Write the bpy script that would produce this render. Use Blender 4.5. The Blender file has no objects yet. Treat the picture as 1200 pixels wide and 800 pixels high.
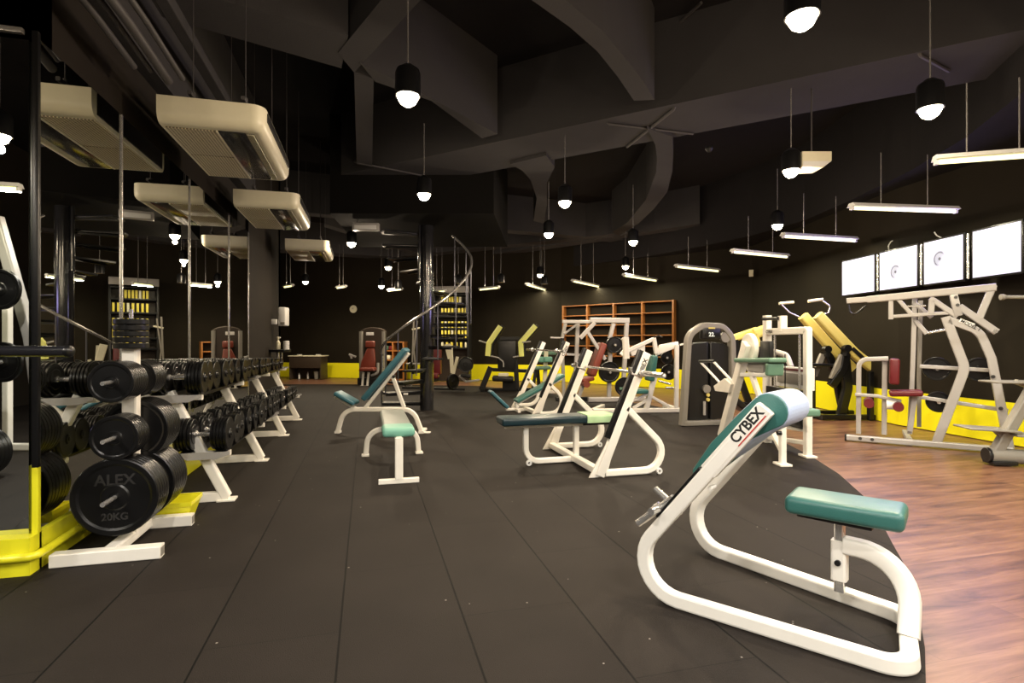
import bpy, bmesh, math, random
from mathutils import Vector, Matrix
random.seed(7)
PI = math.pi
H = 1.25            # eye height of the photograph
F = 640.0           # focal length in pixels of a 1200 wide frame
TH = math.atan(170 / F)
S_, C_ = math.sin(TH), math.cos(TH)
FWD = Vector((S_, C_, 0)); RGT = Vector((C_, -S_, 0)); UP = Vector((0, 0, 1))
CAM = Vector((0, 0, H))
def V(*a): return Vector(a)
def at(px, py, Z): return CAM + FWD * Z + RGT * ((px - 600) / F * Z) + UP * ((400 - py) / F * Z)
def fl(px, py, z=0.0): return at(px, py, F * (H - z) / (py - 400))
def ray(px, py): return FWD + RGT * ((px - 600) / F) + UP * ((400 - py) / F)
def c2r(X, Z, z=0.0): return FWD * Z + RGT * X + UP * z

COL = bpy.context.scene.collection

# ------------------------------------------------------------ materials
def mat(name, col, rough=0.5, metal=0.0, spec=0.5, noise=0.0, nscale=20, emit=None, es=0, bump=0.0, bscale=200, coat=0.0):
    m = bpy.data.materials.new(name); m.use_nodes = True
    nt = m.node_tree; b = nt.nodes['Principled BSDF']
    b.inputs['Base Color'].default_value = (*col, 1)
    b.inputs['Roughness'].default_value = rough
    b.inputs['Metallic'].default_value = metal
    b.inputs['Specular IOR Level'].default_value = spec
    if coat: b.inputs['Coat Weight'].default_value = coat; b.inputs['Coat Roughness'].default_value = 0.15
    tc = nt.nodes.new('ShaderNodeTexCoord')
    if noise:
        n = nt.nodes.new('ShaderNodeTexNoise'); n.inputs['Scale'].default_value = nscale; n.inputs['Detail'].default_value = 5
        nt.links.new(tc.outputs['Object'], n.inputs['Vector'])
        mx = nt.nodes.new('ShaderNodeMix'); mx.data_type = 'RGBA'
        mx.inputs[6].default_value = (*[c * (1 - noise) for c in col], 1)
        mx.inputs[7].default_value = (*[min(1, c * (1 + noise)) for c in col], 1)
        nt.links.new(n.outputs['Fac'], mx.inputs[0]); nt.links.new(mx.outputs[2], b.inputs['Base Color'])
    if bump:
        n2 = nt.nodes.new('ShaderNodeTexNoise'); n2.inputs['Scale'].default_value = bscale
        nt.links.new(tc.outputs['Object'], n2.inputs['Vector'])
        bp = nt.nodes.new('ShaderNodeBump'); bp.inputs['Strength'].default_value = bump; bp.inputs['Distance'].default_value = 0.01
        nt.links.new(n2.outputs['Fac'], bp.inputs['Height']); nt.links.new(bp.outputs['Normal'], b.inputs['Normal'])
    if emit:
        b.inputs['Emission Color'].default_value = (*emit, 1); b.inputs['Emission Strength'].default_value = es
    return m

M = {}
M['white'] = mat('white_powder_coat', (0.80, 0.77, 0.70), 0.35, noise=0.07, nscale=9)
M['silver'] = mat('silver_grey_paint', (0.40, 0.385, 0.37), 0.38, 0.2, noise=0.06, nscale=8)
M['grey'] = mat('warm_grey_paint', (0.25, 0.235, 0.205), 0.4, 0.2, noise=0.06)
M['dkgrey'] = mat('charcoal_plastic', (0.013, 0.0125, 0.0125), 0.35, 0, 0.35, noise=0.1)
M['black'] = mat('black_paint', (0.006, 0.006, 0.0065), 0.3, 0, 0.35, noise=0.1)
M['glossblack'] = mat('gloss_black_steel', (0.012, 0.012, 0.014), 0.12, 0.0, 0.7, coat=0.5)
M['rubber'] = mat('black_plate_rubber', (0.0045, 0.0045, 0.0048), 0.30, 0, 0.36, noise=0.15, nscale=30, bump=0.04, bscale=120)
M['emboss'] = mat('worn_black_lettering', (0.013, 0.012, 0.012), 0.6)
M['void'] = mat('matt_black_soffit', (0.007, 0.0065, 0.006), 0.95, 0, 0.05)
M['chrome'] = mat('chrome', (0.68, 0.665, 0.64), 0.2, 0.8)
M['teal'] = mat('teal_vinyl', (0.035, 0.135, 0.120), 0.36, 0, 0.5, noise=0.10, nscale=14, bump=0.12, bscale=160)
M['tealblue'] = mat('blue_teal_vinyl', (0.035, 0.125, 0.165), 0.4, 0, 0.5, noise=0.10, nscale=14, bump=0.1, bscale=160)
M['darkteal'] = mat('dark_petrol_vinyl', (0.007, 0.024, 0.033), 0.3, noise=0.1, bump=0.1, bscale=160)
M['paleblue'] = mat('painted_lavender_sheen', (0.42, 0.50, 0.68), 0.5, noise=0.06, nscale=10, bump=0.1, bscale=90)  # teal vinyl with the lavender screen reflection put into its colour
M['mint'] = mat('mint_towel_cloth', (0.42, 0.62, 0.36), 0.85, noise=0.1, nscale=30, bump=0.3, bscale=90)
M['mintvinyl'] = mat('mint_vinyl', (0.16, 0.40, 0.31), 0.45, noise=0.12, nscale=12, bump=0.1)
M['greyvinyl'] = mat('grey_vinyl', (0.22, 0.24, 0.22), 0.4, noise=0.1, bump=0.1)
M['green'] = mat('green_vinyl', (0.11, 0.22, 0.155), 0.42, noise=0.1, bump=0.1)
M['red'] = mat('red_vinyl', (0.115, 0.007, 0.010), 0.4, noise=0.08, bump=0.08)
M['brick'] = mat('brown_red_vinyl', (0.17, 0.032, 0.018), 0.42, noise=0.08, bump=0.08)
M['lime'] = mat('lime_yellow_plastic', (0.90, 0.92, 0.26), 0.35, noise=0.04)
M['mustard'] = mat('mustard_yellow_plastic', (0.72, 0.60, 0.17), 0.35, noise=0.05)
M['yellow'] = mat('yellow_gloss_paint', (0.72, 0.68, 0.02), 0.3, noise=0.07, nscale=6)
M['darkwall'] = mat('dark_brown_wall_paint', (0.020, 0.016, 0.0125), 0.8, 0, 0.12, noise=0.06, nscale=2)
M['ceil'] = mat('dark_ceiling_paint', (0.016, 0.0148, 0.0155), 0.9, 0, 0.1, noise=0.12, nscale=3, bump=0.2, bscale=40)
M['beam'] = mat('dark_beam_paint', (0.046, 0.044, 0.045), 0.9, 0, 0.1, noise=0.10, nscale=3, bump=0.15, bscale=60)
M['conduit'] = mat('painted_conduit', (0.05, 0.046, 0.046), 0.6)
M['cream'] = mat('cream_plastic', (0.70, 0.66, 0.49), 0.4, noise=0.04)
M['creamdark'] = mat('vent_dark', (0.02, 0.018, 0.014), 0.5)
M['orange'] = mat('orange_timber', (0.27, 0.10, 0.020), 0.45, noise=0.15, nscale=12)
M['desk'] = mat('dark_desk_laminate', (0.035, 0.024, 0.016), 0.45, noise=0.1)
M['whiteplastic'] = mat('white_plastic', (0.72, 0.72, 0.70), 0.4)
M['logoblack'] = mat('logo_black', (0.01, 0.01, 0.01), 0.5)
M['logored'] = mat('logo_red', (0.5, 0.03, 0.03), 0.5)
M['labelwhite'] = mat('label_white', (0.75, 0.75, 0.73), 0.5)
M['bulb'] = mat('warm_bulb_glass', (1, 0.9, 0.7), 0.3, emit=(1.0, 0.86, 0.60), es=60)
M['tube'] = mat('fluorescent_tube', (1, 1, 0.85), 0.3, emit=(1.0, 0.93, 0.42), es=3.0)
M['display'] = mat('dim_lcd_digits', (0.6, 0.65, 0.6), 0.3, emit=(0.8, 0.85, 0.8), es=0.6)
M['screwy'] = mat('dark_steel_bolt', (0.10, 0.10, 0.10), 0.3, 0.9)

def yellow_band_wall():
    m = mat('dark_wall_with_yellow_dado', (0.036, 0.030, 0.022), 0.75, 0, 0.12)
    nt = m.node_tree; b = nt.nodes['Principled BSDF']
    g = nt.nodes.new('ShaderNodeNewGeometry'); sp = nt.nodes.new('ShaderNodeSeparateXYZ')
    nt.links.new(g.outputs['Position'], sp.inputs[0])
    lt = nt.nodes.new('ShaderNodeMath'); lt.operation = 'LESS_THAN'; lt.inputs[1].default_value = 0.51
    nt.links.new(sp.outputs['Z'], lt.inputs[0])
    n = nt.nodes.new('ShaderNodeTexNoise'); n.inputs['Scale'].default_value = 1.5; nt.links.new(g.outputs['Position'], n.inputs['Vector'])
    a = nt.nodes.new('ShaderNodeMix'); a.data_type = 'RGBA'
    a.inputs[6].default_value = (0.0105, 0.0080, 0.0045, 1); a.inputs[7].default_value = (0.0155, 0.012, 0.0072, 1)
    nt.links.new(n.outputs['Fac'], a.inputs[0])
    mx = nt.nodes.new('ShaderNodeMix'); mx.data_type = 'RGBA'; mx.inputs[7].default_value = (0.80, 0.74, 0.012, 1)
    nt.links.new(lt.outputs[0], mx.inputs[0]); nt.links.new(a.outputs[2], mx.inputs[6])
    nt.links.new(mx.outputs[2], b.inputs['Base Color'])
    return m
M['bandwall'] = yellow_band_wall()

def rubber_floor():
    m = mat('rubber_tile_floor', (0.03, 0.028, 0.027), 0.7, 0, 0.14)
    nt = m.node_tree; b = nt.nodes['Principled BSDF']; L = nt.links.new
    g = nt.nodes.new('ShaderNodeNewGeometry'); sp = nt.nodes.new('ShaderNodeSeparateXYZ'); L(g.outputs['Position'], sp.inputs[0])
    def mth(op, a, bb=None, c=None):
        n = nt.nodes.new('ShaderNodeMath'); n.operation = op
        for i, v in enumerate((a, bb, c)):
            if v is None: continue
            if isinstance(v, (int, float)): n.inputs[i].default_value = v
            else: L(v, n.inputs[i])
        return n.outputs[0]
    W, LN = 0.535, 1.235
    u = mth('DIVIDE', mth('SUBTRACT', sp.outputs['X'], 0.4226), W)
    col = mth('FLOOR', u); fu = mth('FRACT', u)
    par = mth('FLOORED_MODULO', col, 2)
    v = mth('DIVIDE', mth('ADD', mth('SUBTRACT', sp.outputs['Y'], 2.46), mth('MULTIPLY', par, 0.6175)), LN)
    fv = mth('FRACT', v); row = mth('FLOOR', v)
    eu = mth('MINIMUM', fu, mth('SUBTRACT', 1.0, fu)); ev = mth('MINIMUM', fv, mth('SUBTRACT', 1.0, fv))
    su = mth('LESS_THAN', eu, 0.0085); sv = mth('LESS_THAN', ev, 0.0020)
    seam = mth('MAXIMUM', su, mth('MULTIPLY', sv, 0.55))
    # speckle, per tile tone, scuffs
    wn = nt.nodes.new('ShaderNodeTexWhiteNoise'); wn.noise_dimensions = '2D'
    cb = nt.nodes.new('ShaderNodeCombineXYZ'); L(col, cb.inputs[0]); L(row, cb.inputs[1]); L(cb.outputs[0], wn.inputs['Vector'])
    n1 = nt.nodes.new('ShaderNodeTexNoise'); n1.inputs['Scale'].default_value = 220; n1.inputs['Detail'].default_value = 3; L(g.outputs['Position'], n1.inputs['Vector'])
    n2 = nt.nodes.new('ShaderNodeTexNoise'); n2.inputs['Scale'].default_value = 2.2; n2.inputs['Detail'].default_value = 6; L(g.outputs['Position'], n2.inputs['Vector'])
    vo = nt.nodes.new('ShaderNodeTexVoronoi'); vo.inputs['Scale'].default_value = 9; L(g.outputs['Position'], vo.inputs['Vector'])
    spk = mth('LESS_THAN', vo.outputs['Distance'], 0.045)
    spk = mth('MULTIPLY', spk, mth('GREATER_THAN', n2.outputs['Fac'], 0.5))
    val = mth('ADD', mth('MULTIPLY', n1.outputs['Fac'], 0.55), mth('ADD', mth('MULTIPLY', n2.outputs['Fac'], 0.5), mth('MULTIPLY', wn.outputs['Value'], 0.14)))
    cr = nt.nodes.new('ShaderNodeValToRGB'); L(val, cr.inputs[0])
    cr.color_ramp.elements[0].position = 0.25; cr.color_ramp.elements[0].color = (0.0075, 0.0056, 0.0046, 1)
    cr.color_ramp.elements[1].position = 0.95; cr.color_ramp.elements[1].color = (0.023, 0.0182, 0.0150, 1)
    mx = nt.nodes.new('ShaderNodeMix'); mx.data_type = 'RGBA'; L(seam, mx.inputs[0]); L(cr.outputs[0], mx.inputs[6]); mx.inputs[7].default_value = (0.0015, 0.0013, 0.001, 1)
    m2 = nt.nodes.new('ShaderNodeMix'); m2.data_type = 'RGBA'; L(spk, m2.inputs[0]); L(mx.outputs[2], m2.inputs[6]); m2.inputs[7].default_value = (0.22, 0.2, 0.18, 1)
    L(m2.outputs[2], b.inputs['Base Color'])
    bp = nt.nodes.new('ShaderNodeBump'); bp.inputs['Strength'].default_value = 0.35; bp.inputs['Distance'].default_value = 0.004
    L(mth('SUBTRACT', n1.outputs['Fac'], mth('MULTIPLY', seam, 1.5)), bp.inputs['Height']); L(bp.outputs['Normal'], b.inputs['Normal'])
    return m
M['rubberfloor'] = rubber_floor()

def wood_floor():
    m = mat('wood_plank_floor', (0.3, 0.15, 0.08), 0.35, 0, 0.5)
    nt = m.node_tree; b = nt.nodes['Principled BSDF']; L = nt.links.new
    g = nt.nodes.new('ShaderNodeNewGeometry')
    mp = nt.nodes.new('ShaderNodeMapping'); L(g.outputs['Position'], mp.inputs[0]); mp.inputs['Rotation'].default_value = (0, 0, 0.0)
    br = nt.nodes.new('ShaderNodeTexBrick'); L(mp.outputs[0], br.inputs['Vector'])
    br.inputs['Scale'].default_value = 1; br.inputs['Brick Width'].default_value = 1.1; br.inputs['Row Height'].default_value = 0.15
    br.inputs['Mortar Size'].default_value = 0.0012; br.inputs['Color1'].default_value = (0.30, 0.30, 0.30, 1); br.inputs['Color2'].default_value = (0.62, 0.62, 0.62, 1)
    br.inputs['Mortar'].default_value = (0.1, 0.1, 0.1, 1); br.offset = 0.37; br.inputs['Bias'].default_value = 0
    st = nt.nodes.new('ShaderNodeMapping'); L(g.outputs['Position'], st.inputs[0]); st.inputs['Scale'].default_value = (1.1, 8.5, 1)
    n = nt.nodes.new('ShaderNodeTexNoise'); n.inputs['Scale'].default_value = 1.6; n.inputs['Detail'].default_value = 8; n.inputs['Roughness'].default_value = 0.65; n.inputs['Distortion'].default_value = 0.6
    L(st.outputs[0], n.inputs['Vector'])
    ad = nt.nodes.new('ShaderNodeMath'); ad.operation = 'MULTIPLY_ADD'; L(br.outputs['Color'], ad.inputs[0]); ad.inputs[1].default_value = 0.42; L(n.outputs['Fac'], ad.inputs[2])
    cr = nt.nodes.new('ShaderNodeValToRGB'); L(ad.outputs[0], cr.inputs[0])
    e = cr.color_ramp.elements; e[0].position = 0.48; e[0].color = (0.045, 0.017, 0.010, 1); e[1].position = 0.92; e[1].color = (0.26, 0.138, 0.078, 1)
    x = e.new(0.60); x.color = (0.110, 0.048, 0.027, 1)
    x = e.new(0.73); x.color = (0.170, 0.080, 0.045, 1)
    L(cr.outputs[0], b.inputs['Base Color'])
    bp = nt.nodes.new('ShaderNodeBump'); bp.inputs['Strength'].default_value = 0.15; bp.inputs['Distance'].default_value = 0.003
    L(ad.outputs[0], bp.inputs['Height']); L(bp.outputs['Normal'], b.inputs['Normal'])
    return m
M['wood'] = wood_floor()

def mirror_mat():
    m = bpy.data.materials.new('silvered_mirror_glass'); m.use_nodes = True
    b = m.node_tree.nodes['Principled BSDF']
    b.inputs['Base Color'].default_value = (0.78, 0.80, 0.77, 1); b.inputs['Metallic'].default_value = 1; b.inputs['Roughness'].default_value = 0.0
    return m
M['mirror'] = mirror_mat()

def grille_mat(name, base, gap, sx, sy):
    m = mat(name, base, 0.5)
    nt = m.node_tree; b = nt.nodes['Principled BSDF']; L = nt.links.new
    tc = nt.nodes.new('ShaderNodeTexCoord'); br = nt.nodes.new('ShaderNodeTexBrick'); L(tc.outputs['Object'], br.inputs['Vector'])
    br.offset = 0; br.inputs['Scale'].default_value = 1; br.inputs['Brick Width'].default_value = sx; br.inputs['Row Height'].default_value = sy
    br.inputs['Mortar Size'].default_value = min(sx, sy) * 0.16; br.inputs['Mortar Smooth'].default_value = 0
    br.inputs['Color1'].default_value = (*gap, 1); br.inputs['Color2'].default_value = (*gap, 1); br.inputs['Mortar'].default_value = (*base, 1)
    L(br.outputs['Color'], b.inputs['Base Color'])
    return m
M['grille'] = grille_mat('cream_honeycomb_grille', (0.66, 0.58, 0.40), (0.12, 0.10, 0.06), 0.024, 0.024)

def screen_mat(name, eye=None, spot=None):
    m = bpy.data.materials.new(name); m.use_nodes = True
    nt = m.node_tree; b = nt.nodes['Principled BSDF']; L = nt.links.new
    b.inputs['Base Color'].default_value = (0.02, 0.02, 0.02, 1); b.inputs['Roughness'].default_value = 0.3
    tc = nt.nodes.new('ShaderNodeTexCoord'); sp = nt.nodes.new('ShaderNodeSeparateXYZ'); L(tc.outputs['Object'], sp.inputs[0])
    colr = None
    white = (0.90, 0.84, 1.0, 1)
    if eye:
        mp = nt.nodes.new('ShaderNodeMapping'); L(tc.outputs['Object'], mp.inputs[0])
        mp.inputs['Location'].default_value = (-eye[0], 0, -eye[1])
        vl = nt.nodes.new('ShaderNodeVectorMath'); vl.operation = 'LENGTH'; L(mp.outputs[0], vl.inputs[0])
        cr = nt.nodes.new('ShaderNodeValToRGB'); L(vl.outputs['Value'], cr.inputs[0]); e = cr.color_ramp.elements
        e[0].position = 0; e[0].color = (0.06, 0.06, 0.07, 1); e[1].position = 0.16; e[1].color = white
        for p, c in ((0.016, (0.10, 0.10, 0.12, 1)), (0.026, (0.5, 0.48, 0.56, 1)), (0.07, (0.52, 0.5, 0.58, 1)), (0.085, (0.08, 0.08, 0.10, 1)), (0.10, (0.5, 0.48, 0.56, 1)), (0.115, white)):
            q = e.new(p); q.color = c
        # fade the ring on the lower right
        dt = nt.nodes.new('ShaderNodeVectorMath'); dt.operation = 'DOT_PRODUCT'; L(mp.outputs[0], dt.inputs[0]); dt.inputs[1].default_value = (9, 0, -6)
        ad = nt.nodes.new('ShaderNodeMath'); ad.operation = 'ADD'; ad.use_clamp = True; L(dt.outputs['Value'], ad.inputs[0]); ad.inputs[1].default_value = 0.1
        gt = nt.nodes.new('ShaderNodeMath'); gt.operation = 'GREATER_THAN'; L(vl.outputs['Value'], gt.inputs[0]); gt.inputs[1].default_value = 0.03
        ml = nt.nodes.new('ShaderNodeMath'); ml.operation = 'MULTIPLY'; L(ad.outputs[0], ml.inputs[0]); L(gt.outputs[0], ml.inputs[1])
        fm = nt.nodes.new('ShaderNodeMix'); fm.data_type = 'RGBA'; L(ml.outputs[0], fm.inputs[0]); L(cr.outputs[0], fm.inputs[6]); fm.inputs[7].default_value = white
        colr = fm.outputs[2]
        L(colr, b.inputs['Emission Color'])
    else:
        b.inputs['Emission Color'].default_value = white
    b.inputs['Emission Strength'].default_value = 2.2
    return m

# ------------------------------------------------------------ geometry
def fillet(pts, rad, seg=7, closed=False):
    pts = [Vector(p) for p in pts]; n = len(pts)
    if not isinstance(rad, (list, tuple)): rad = [rad] * n
    out = []
    for i, p in enumerate(pts):
        if (not closed and i in (0, n - 1)) or rad[i] <= 0: out.append(p); continue
        a = pts[i - 1] - p; b = pts[(i + 1) % n] - p
        la, lb = a.length, b.length; a.normalize(); b.normalize()
        ang = a.angle(b)
        if ang > PI - 0.03: out.append(p); continue
        d = min(rad[i] / math.tan(ang / 2), la * 0.48 if (closed or i > 1) else la * 0.95, lb * 0.48 if (closed or i < n - 2) else lb * 0.95)
        r = d * math.tan(ang / 2)
        bis = (a + b).normalized(); cen = p + bis * (r / math.sin(ang / 2))
        v0 = (p + a * d) - cen; v1 = (p + b * d) - cen
        tot = v0.angle(v1); ax = v0.cross(v1).normalized()
        for k in range(seg + 1):
            out.append(cen + Matrix.Rotation(tot * k / seg, 3, ax) @ v0)
    return out

def circle_prof(r, n=18): return [(r * math.cos(2 * PI * k / n), r * math.sin(2 * PI * k / n)) for k in range(n)]
def rect_prof(w, h, r=None):
    r = min(w, h) * 0.18 if r is None else r
    o = []
    for sx, sy, a0 in ((1, 1, 0), (-1, 1, 90), (-1, -1, 180), (1, -1, 270)):
        for k in range(3):
            a = math.radians(a0 + 45 * k)
            o.append((sx * (w / 2 - r) + r * math.cos(a), sy * (h / 2 - r) + r * math.sin(a)))
    return o

class MB:
    def __init__(s): s.bm = bmesh.new()
    def sweep(s, pts, prof, side=None, closed=False, scale=None):
        pts = [Vector(p) for p in pts]
        q = [pts[0]]
        for p in pts[1:]:
            if (p - q[-1]).length > 1e-5: q.append(p)
        pts = q; n = len(pts)
        if n < 2: return s
        rings = []; prev = None
        for i, p in enumerate(pts):
            if closed: t = (pts[(i + 1) % n] - pts[i - 1])
            elif i == 0: t = pts[1] - pts[0]
            elif i == n - 1: t = pts[-1] - pts[-2]
            else: t = (pts[i + 1] - p).normalized() + (p - pts[i - 1]).normalized()
            if t.length < 1e-9: t = Vector((0, 0, 1))
            t.normalize()
            sd = Vector(side) if side is not None else (prev if prev is not None else (Vector((0, 0, 1)) if abs(t.z) < 0.9 else Vector((1, 0, 0))))
            sd = sd - t * sd.dot(t)
            if sd.length < 1e-4:
                sd = Vector((1, 0, 0)) if abs(t.x) < 0.9 else Vector((0, 1, 0)); sd = sd - t * sd.dot(t)
            sd.normalize()
            if side is None: prev = sd
            nn = t.cross(sd)
            k = scale[i] if scale else 1
            if 0 < i < n - 1 and side is not None:
                d = (pts[i + 1] - p).normalized(); cosh = max(0.5, d.dot(t))
            else: cosh = 1
            rings.append([s.bm.verts.new(p + sd * (a * k) + nn * (b * k / cosh)) for a, b in prof])
        m = len(prof)
        for i in range(n - 1 + (1 if closed else 0)):
            r0, r1 = rings[i], rings[(i + 1) % n]
            for j in range(m): s.bm.faces.new((r0[j], r0[(j + 1) % m], r1[(j + 1) % m], r1[j]))
        if not closed:
            s.bm.faces.new(list(reversed(rings[0]))); s.bm.faces.new(rings[-1])
        return s
    def rt(s, pts, w, h, side=(0, 1, 0), fil=0, seg=7, closed=False, r=None):
        if fil: pts = fillet(pts, fil, seg, closed)
        return s.sweep(pts, rect_prof(w, h, r), side, closed)
    def tube(s, pts, r, fil=0, n=18, seg=7, closed=False):
        if fil: pts = fillet(pts, fil, seg, closed)
        return s.sweep(pts, circle_prof(r, n), None, closed)
    def cyl(s, a, b, r, n=20): return s.sweep([a, b], circle_prof(r, n))
    def bar(s, a, b, w, h, side=(0, 1, 0), bev=0.0, seg=3):
        """rounded block from a to b, w along side, h across"""
        a, b = Vector(a), Vector(b); t = (b - a); L = t.length; t.normalize()
        sd = Vector(side); sd = (sd - t * sd.dot(t)).normalized(); nn = t.cross(sd)
        m = Matrix((t, sd, nn)).transposed().to_4x4(); m.translation = (a + b) / 2
        return s._box(m, (L, w, h), bev, seg)
    def box(s, c, size, bev=0.0, rz=0, seg=3):
        m = Matrix.Translation(Vector(c)) @ Matrix.Rotation(rz, 4, 'Z')
        return s._box(m, size, bev, seg)
    def _box(s, m, size, bev, seg):
        t = bmesh.new(); bmesh.ops.create_cube(t, size=1)
        bmesh.ops.scale(t, vec=Vector(size), verts=t.verts)
        if bev: bmesh.ops.bevel(t, geom=t.edges[:], offset=min(bev, min(size) * 0.49), segments=seg, profile=0.5, affect='EDGES')
        bmesh.ops.transform(t, matrix=m, verts=t.verts)
        return s._merge(t)
    def _merge(s, t):
        mp = {}
        for v in t.verts: mp[v] = s.bm.verts.new(v.co)
        for f in t.faces:
            try: s.bm.faces.new([mp[v] for v in f.verts])
            except ValueError: pass
        t.free(); return s
    def lathe(s, prof, base, axis, n=28):
        """prof: [(r, h)] from base along axis"""
        ax = Vector(axis).normalized(); base = Vector(base)
        u = ax.orthogonal().normalized(); w = ax.cross(u); rings = []
        for r, h in prof:
            if r < 1e-6: rings.append([s.bm.verts.new(base + ax * h)])
            else: rings.append([s.bm.verts.new(base + ax * h + (u * math.cos(2 * PI * k / n) + w * math.sin(2 * PI * k / n)) * r) for k in range(n)])
        for a, b in zip(rings, rings[1:]):
            if len(a) == 1 and len(b) == 1: continue
            for k in range(n):
                k2 = (k + 1) % n
                if len(a) == 1: s.bm.faces.new((a[0], b[k2], b[k]))
                elif len(b) == 1: s.bm.faces.new((a[k], a[k2], b[0]))
                else: s.bm.faces.new((a[k], a[k2], b[k2], b[k]))
        return s
    def prism(s, poly, ext, bev=0, seg=2):
        """poly: 3D points of one face; ext: extrusion vector"""
        t = bmesh.new(); ext = Vector(ext)
        a = [t.verts.new(Vector(p)) for p in poly]; b = [t.verts.new(Vector(p) + ext) for p in poly]
        n = len(poly)
        t.faces.new(list(reversed(a))); t.faces.new(b)
        for i in range(n): t.faces.new((a[i], a[(i + 1) % n], b[(i + 1) % n], b[i]))
        bmesh.ops.recalc_face_normals(t, faces=t.faces)
        if bev: bmesh.ops.bevel(t, geom=t.edges[:], offset=bev, segments=seg, profile=0.5, affect='EDGES')
        return s._merge(t)
    def build(s, name, m, parent=None, smooth=21, loc=None):
        bm = s.bm
        if smooth == 21 and any(w in name for w in ('pad', 'seat', 'backrest', 'headrest', 'roller', 'cushion', 'end_cap', 'casting')) and 'rail' not in name and 'post' not in name: smooth = 62
        bmesh.ops.recalc_face_normals(bm, faces=bm.faces)
        me = bpy.data.meshes.new(name); bm.to_mesh(me); bm.free()
        me.materials.append(M[m] if isinstance(m, str) else m)
        if smooth:
            me.polygons.foreach_set('use_smooth', [True] * len(me.polygons)); me.set_sharp_from_angle(angle=math.radians(smooth))
        o = bpy.data.objects.new(name, me); COL.objects.link(o)
        if parent is not None: o.parent = parent
        if loc is not None: o.location = loc
        return o

def tag(o, label=None, cat=None, group=None, kind=None):
    if label: o['label'] = label
    if cat: o['category'] = cat
    if group: o['group'] = group
    if kind: o['kind'] = kind
    return o
def struct(o): o['kind'] = 'structure'; return o
def empty(name, loc, rz=0, label=None, cat=None, group=None):
    o = bpy.data.objects.new(name, None); COL.objects.link(o); o.empty_display_size = 0.1
    o.location = loc; o.rotation_euler = (0, 0, rz)
    return tag(o, label, cat, group)

def copy_tree(root, loc=None, rz=None, label=None):
    r = root.copy(); COL.objects.link(r)
    if loc is not None: r.location = loc
    if rz is not None: r.rotation_euler = (0, 0, rz)
    if label: r['label'] = label
    for ch in list(root.children):
        if ch == r: continue
        c = ch.copy(); COL.objects.link(c); c.parent = r
        for g in list(ch.children):
            d = g.copy(); COL.objects.link(d); d.parent = c
    return r

class Fr:
    """local frame of a thing: origin on the floor, x along u, y across, z up"""
    def __init__(s, o, d):
        s.o = Vector((o.x, o.y, 0)); s.u = Vector((d.x - o.x, d.y - o.y, 0)).normalized(); s.v = Vector((-s.u.y, s.u.x, 0))
        s.rz = math.atan2(s.u.y, s.u.x)
    def L(s, p):
        q = Vector(p) - s.o; return Vector((q.dot(s.u), q.dot(s.v), q.z))
    def p(s, px, py, v=0.0):      # pixel ray meets local plane y = v
        d = ray(px, py); q = CAM - s.o
        t = (v - q.dot(s.v)) / d.dot(s.v); return s.L(CAM + d * t)
    def pu(s, px, py, u):
        d = ray(px, py); q = CAM - s.o
        t = (u - q.dot(s.u)) / d.dot(s.u); return s.L(CAM + d * t)
    def ps(s, lst, v=0.0): return [s.p(a, b, v) for a, b in lst]
    def empty(s, name, label, cat, group=None): return empty(name, s.o, s.rz, label, cat, group)

def vplane(A, B):
    A = Vector((A.x, A.y, 0)); n = Vector((B.y - A.y, -(B.x - A.x), 0)).normalized()
    def f(px, py):
        d = ray(px, py); return CAM + d * ((A - CAM).dot(n) / d.dot(n))
    return f

def text_mesh(name, s, size, m, parent, origin, xdir, ydir, extrude=0.001, bold=0.0, align='LEFT'):
    cu = bpy.data.curves.new(name, 'FONT'); cu.body = s; cu.size = size; cu.extrude = extrude; cu.offset = bold; cu.align_x = align
    t = bpy.data.objects.new(name, cu)
    COL.objects.link(t); bpy.context.view_layer.update()
    me = bpy.data.meshes.new_from_object(t.evaluated_get(bpy.context.evaluated_depsgraph_get()))
    bpy.data.objects.remove(t)
    x = Vector(xdir).normalized(); y = Vector(ydir); y = (y - x * y.dot(x)).normalized(); z = x.cross(y)
    mt = Matrix((x, y, z)).transposed().to_4x4(); mt.translation = Vector(origin)
    me.transform(mt); me.materials.clear(); me.materials.append(M[m]); me.name = name
    o = bpy.data.objects.new(name, me); COL.objects.link(o); o.parent = parent
    return o
ORD = ['', 'first', 'second', 'third', 'fourth', 'fifth', 'sixth', 'seventh', 'eighth', 'ninth', 'tenth', 'eleventh', 'twelfth', 'thirteenth',
       'fourteenth', 'fifteenth', 'sixteenth', 'seventeenth', 'eighteenth', 'nineteenth', 'twentieth', 'twenty-first', 'twenty-second',
       'twenty-third', 'twenty-fourth', 'twenty-fifth', 'twenty-sixth', 'twenty-seventh', 'twenty-eighth']
# ============================================================ the setting
DM = 1.76           # distance of the mirror plane to the left
YC = 3.57           # where the mirror wall turns
WALL_TOP = 5.0
def wall(name, pts, m, th=0.2, z0=0, z1=WALL_TOP, flip=1):
    mb = MB()
    for a, b in zip(pts, pts[1:]):
        a = Vector((a.x, a.y, z0)); b = Vector((b.x, b.y, z0)); d = (b - a).normalized(); n = Vector((-d.y, d.x, 0)) * th * flip
        mb.prism([a, b, b + n, a + n], (0, 0, z1 - z0))
    o = mb.build(name, m, smooth=None); return struct(o)
Wb = [c2r(-11, 20.0), c2r(-6.65, 19.0), c2r(-0.55, 17.6), c2r(1.54, 17.0), c2r(5.78, 13.16)]
Wr = [c2r(5.78, 13.16), c2r(5.80, 8.2), c2r(6.08, 6.45), c2r(6.7, 3.0), V(8.6, -1, 0), V(8.6, -6.5, 0)]
wall('wall_back', Wb, 'bandwall'); wall('wall_right', Wr, 'bandwall')
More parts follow.
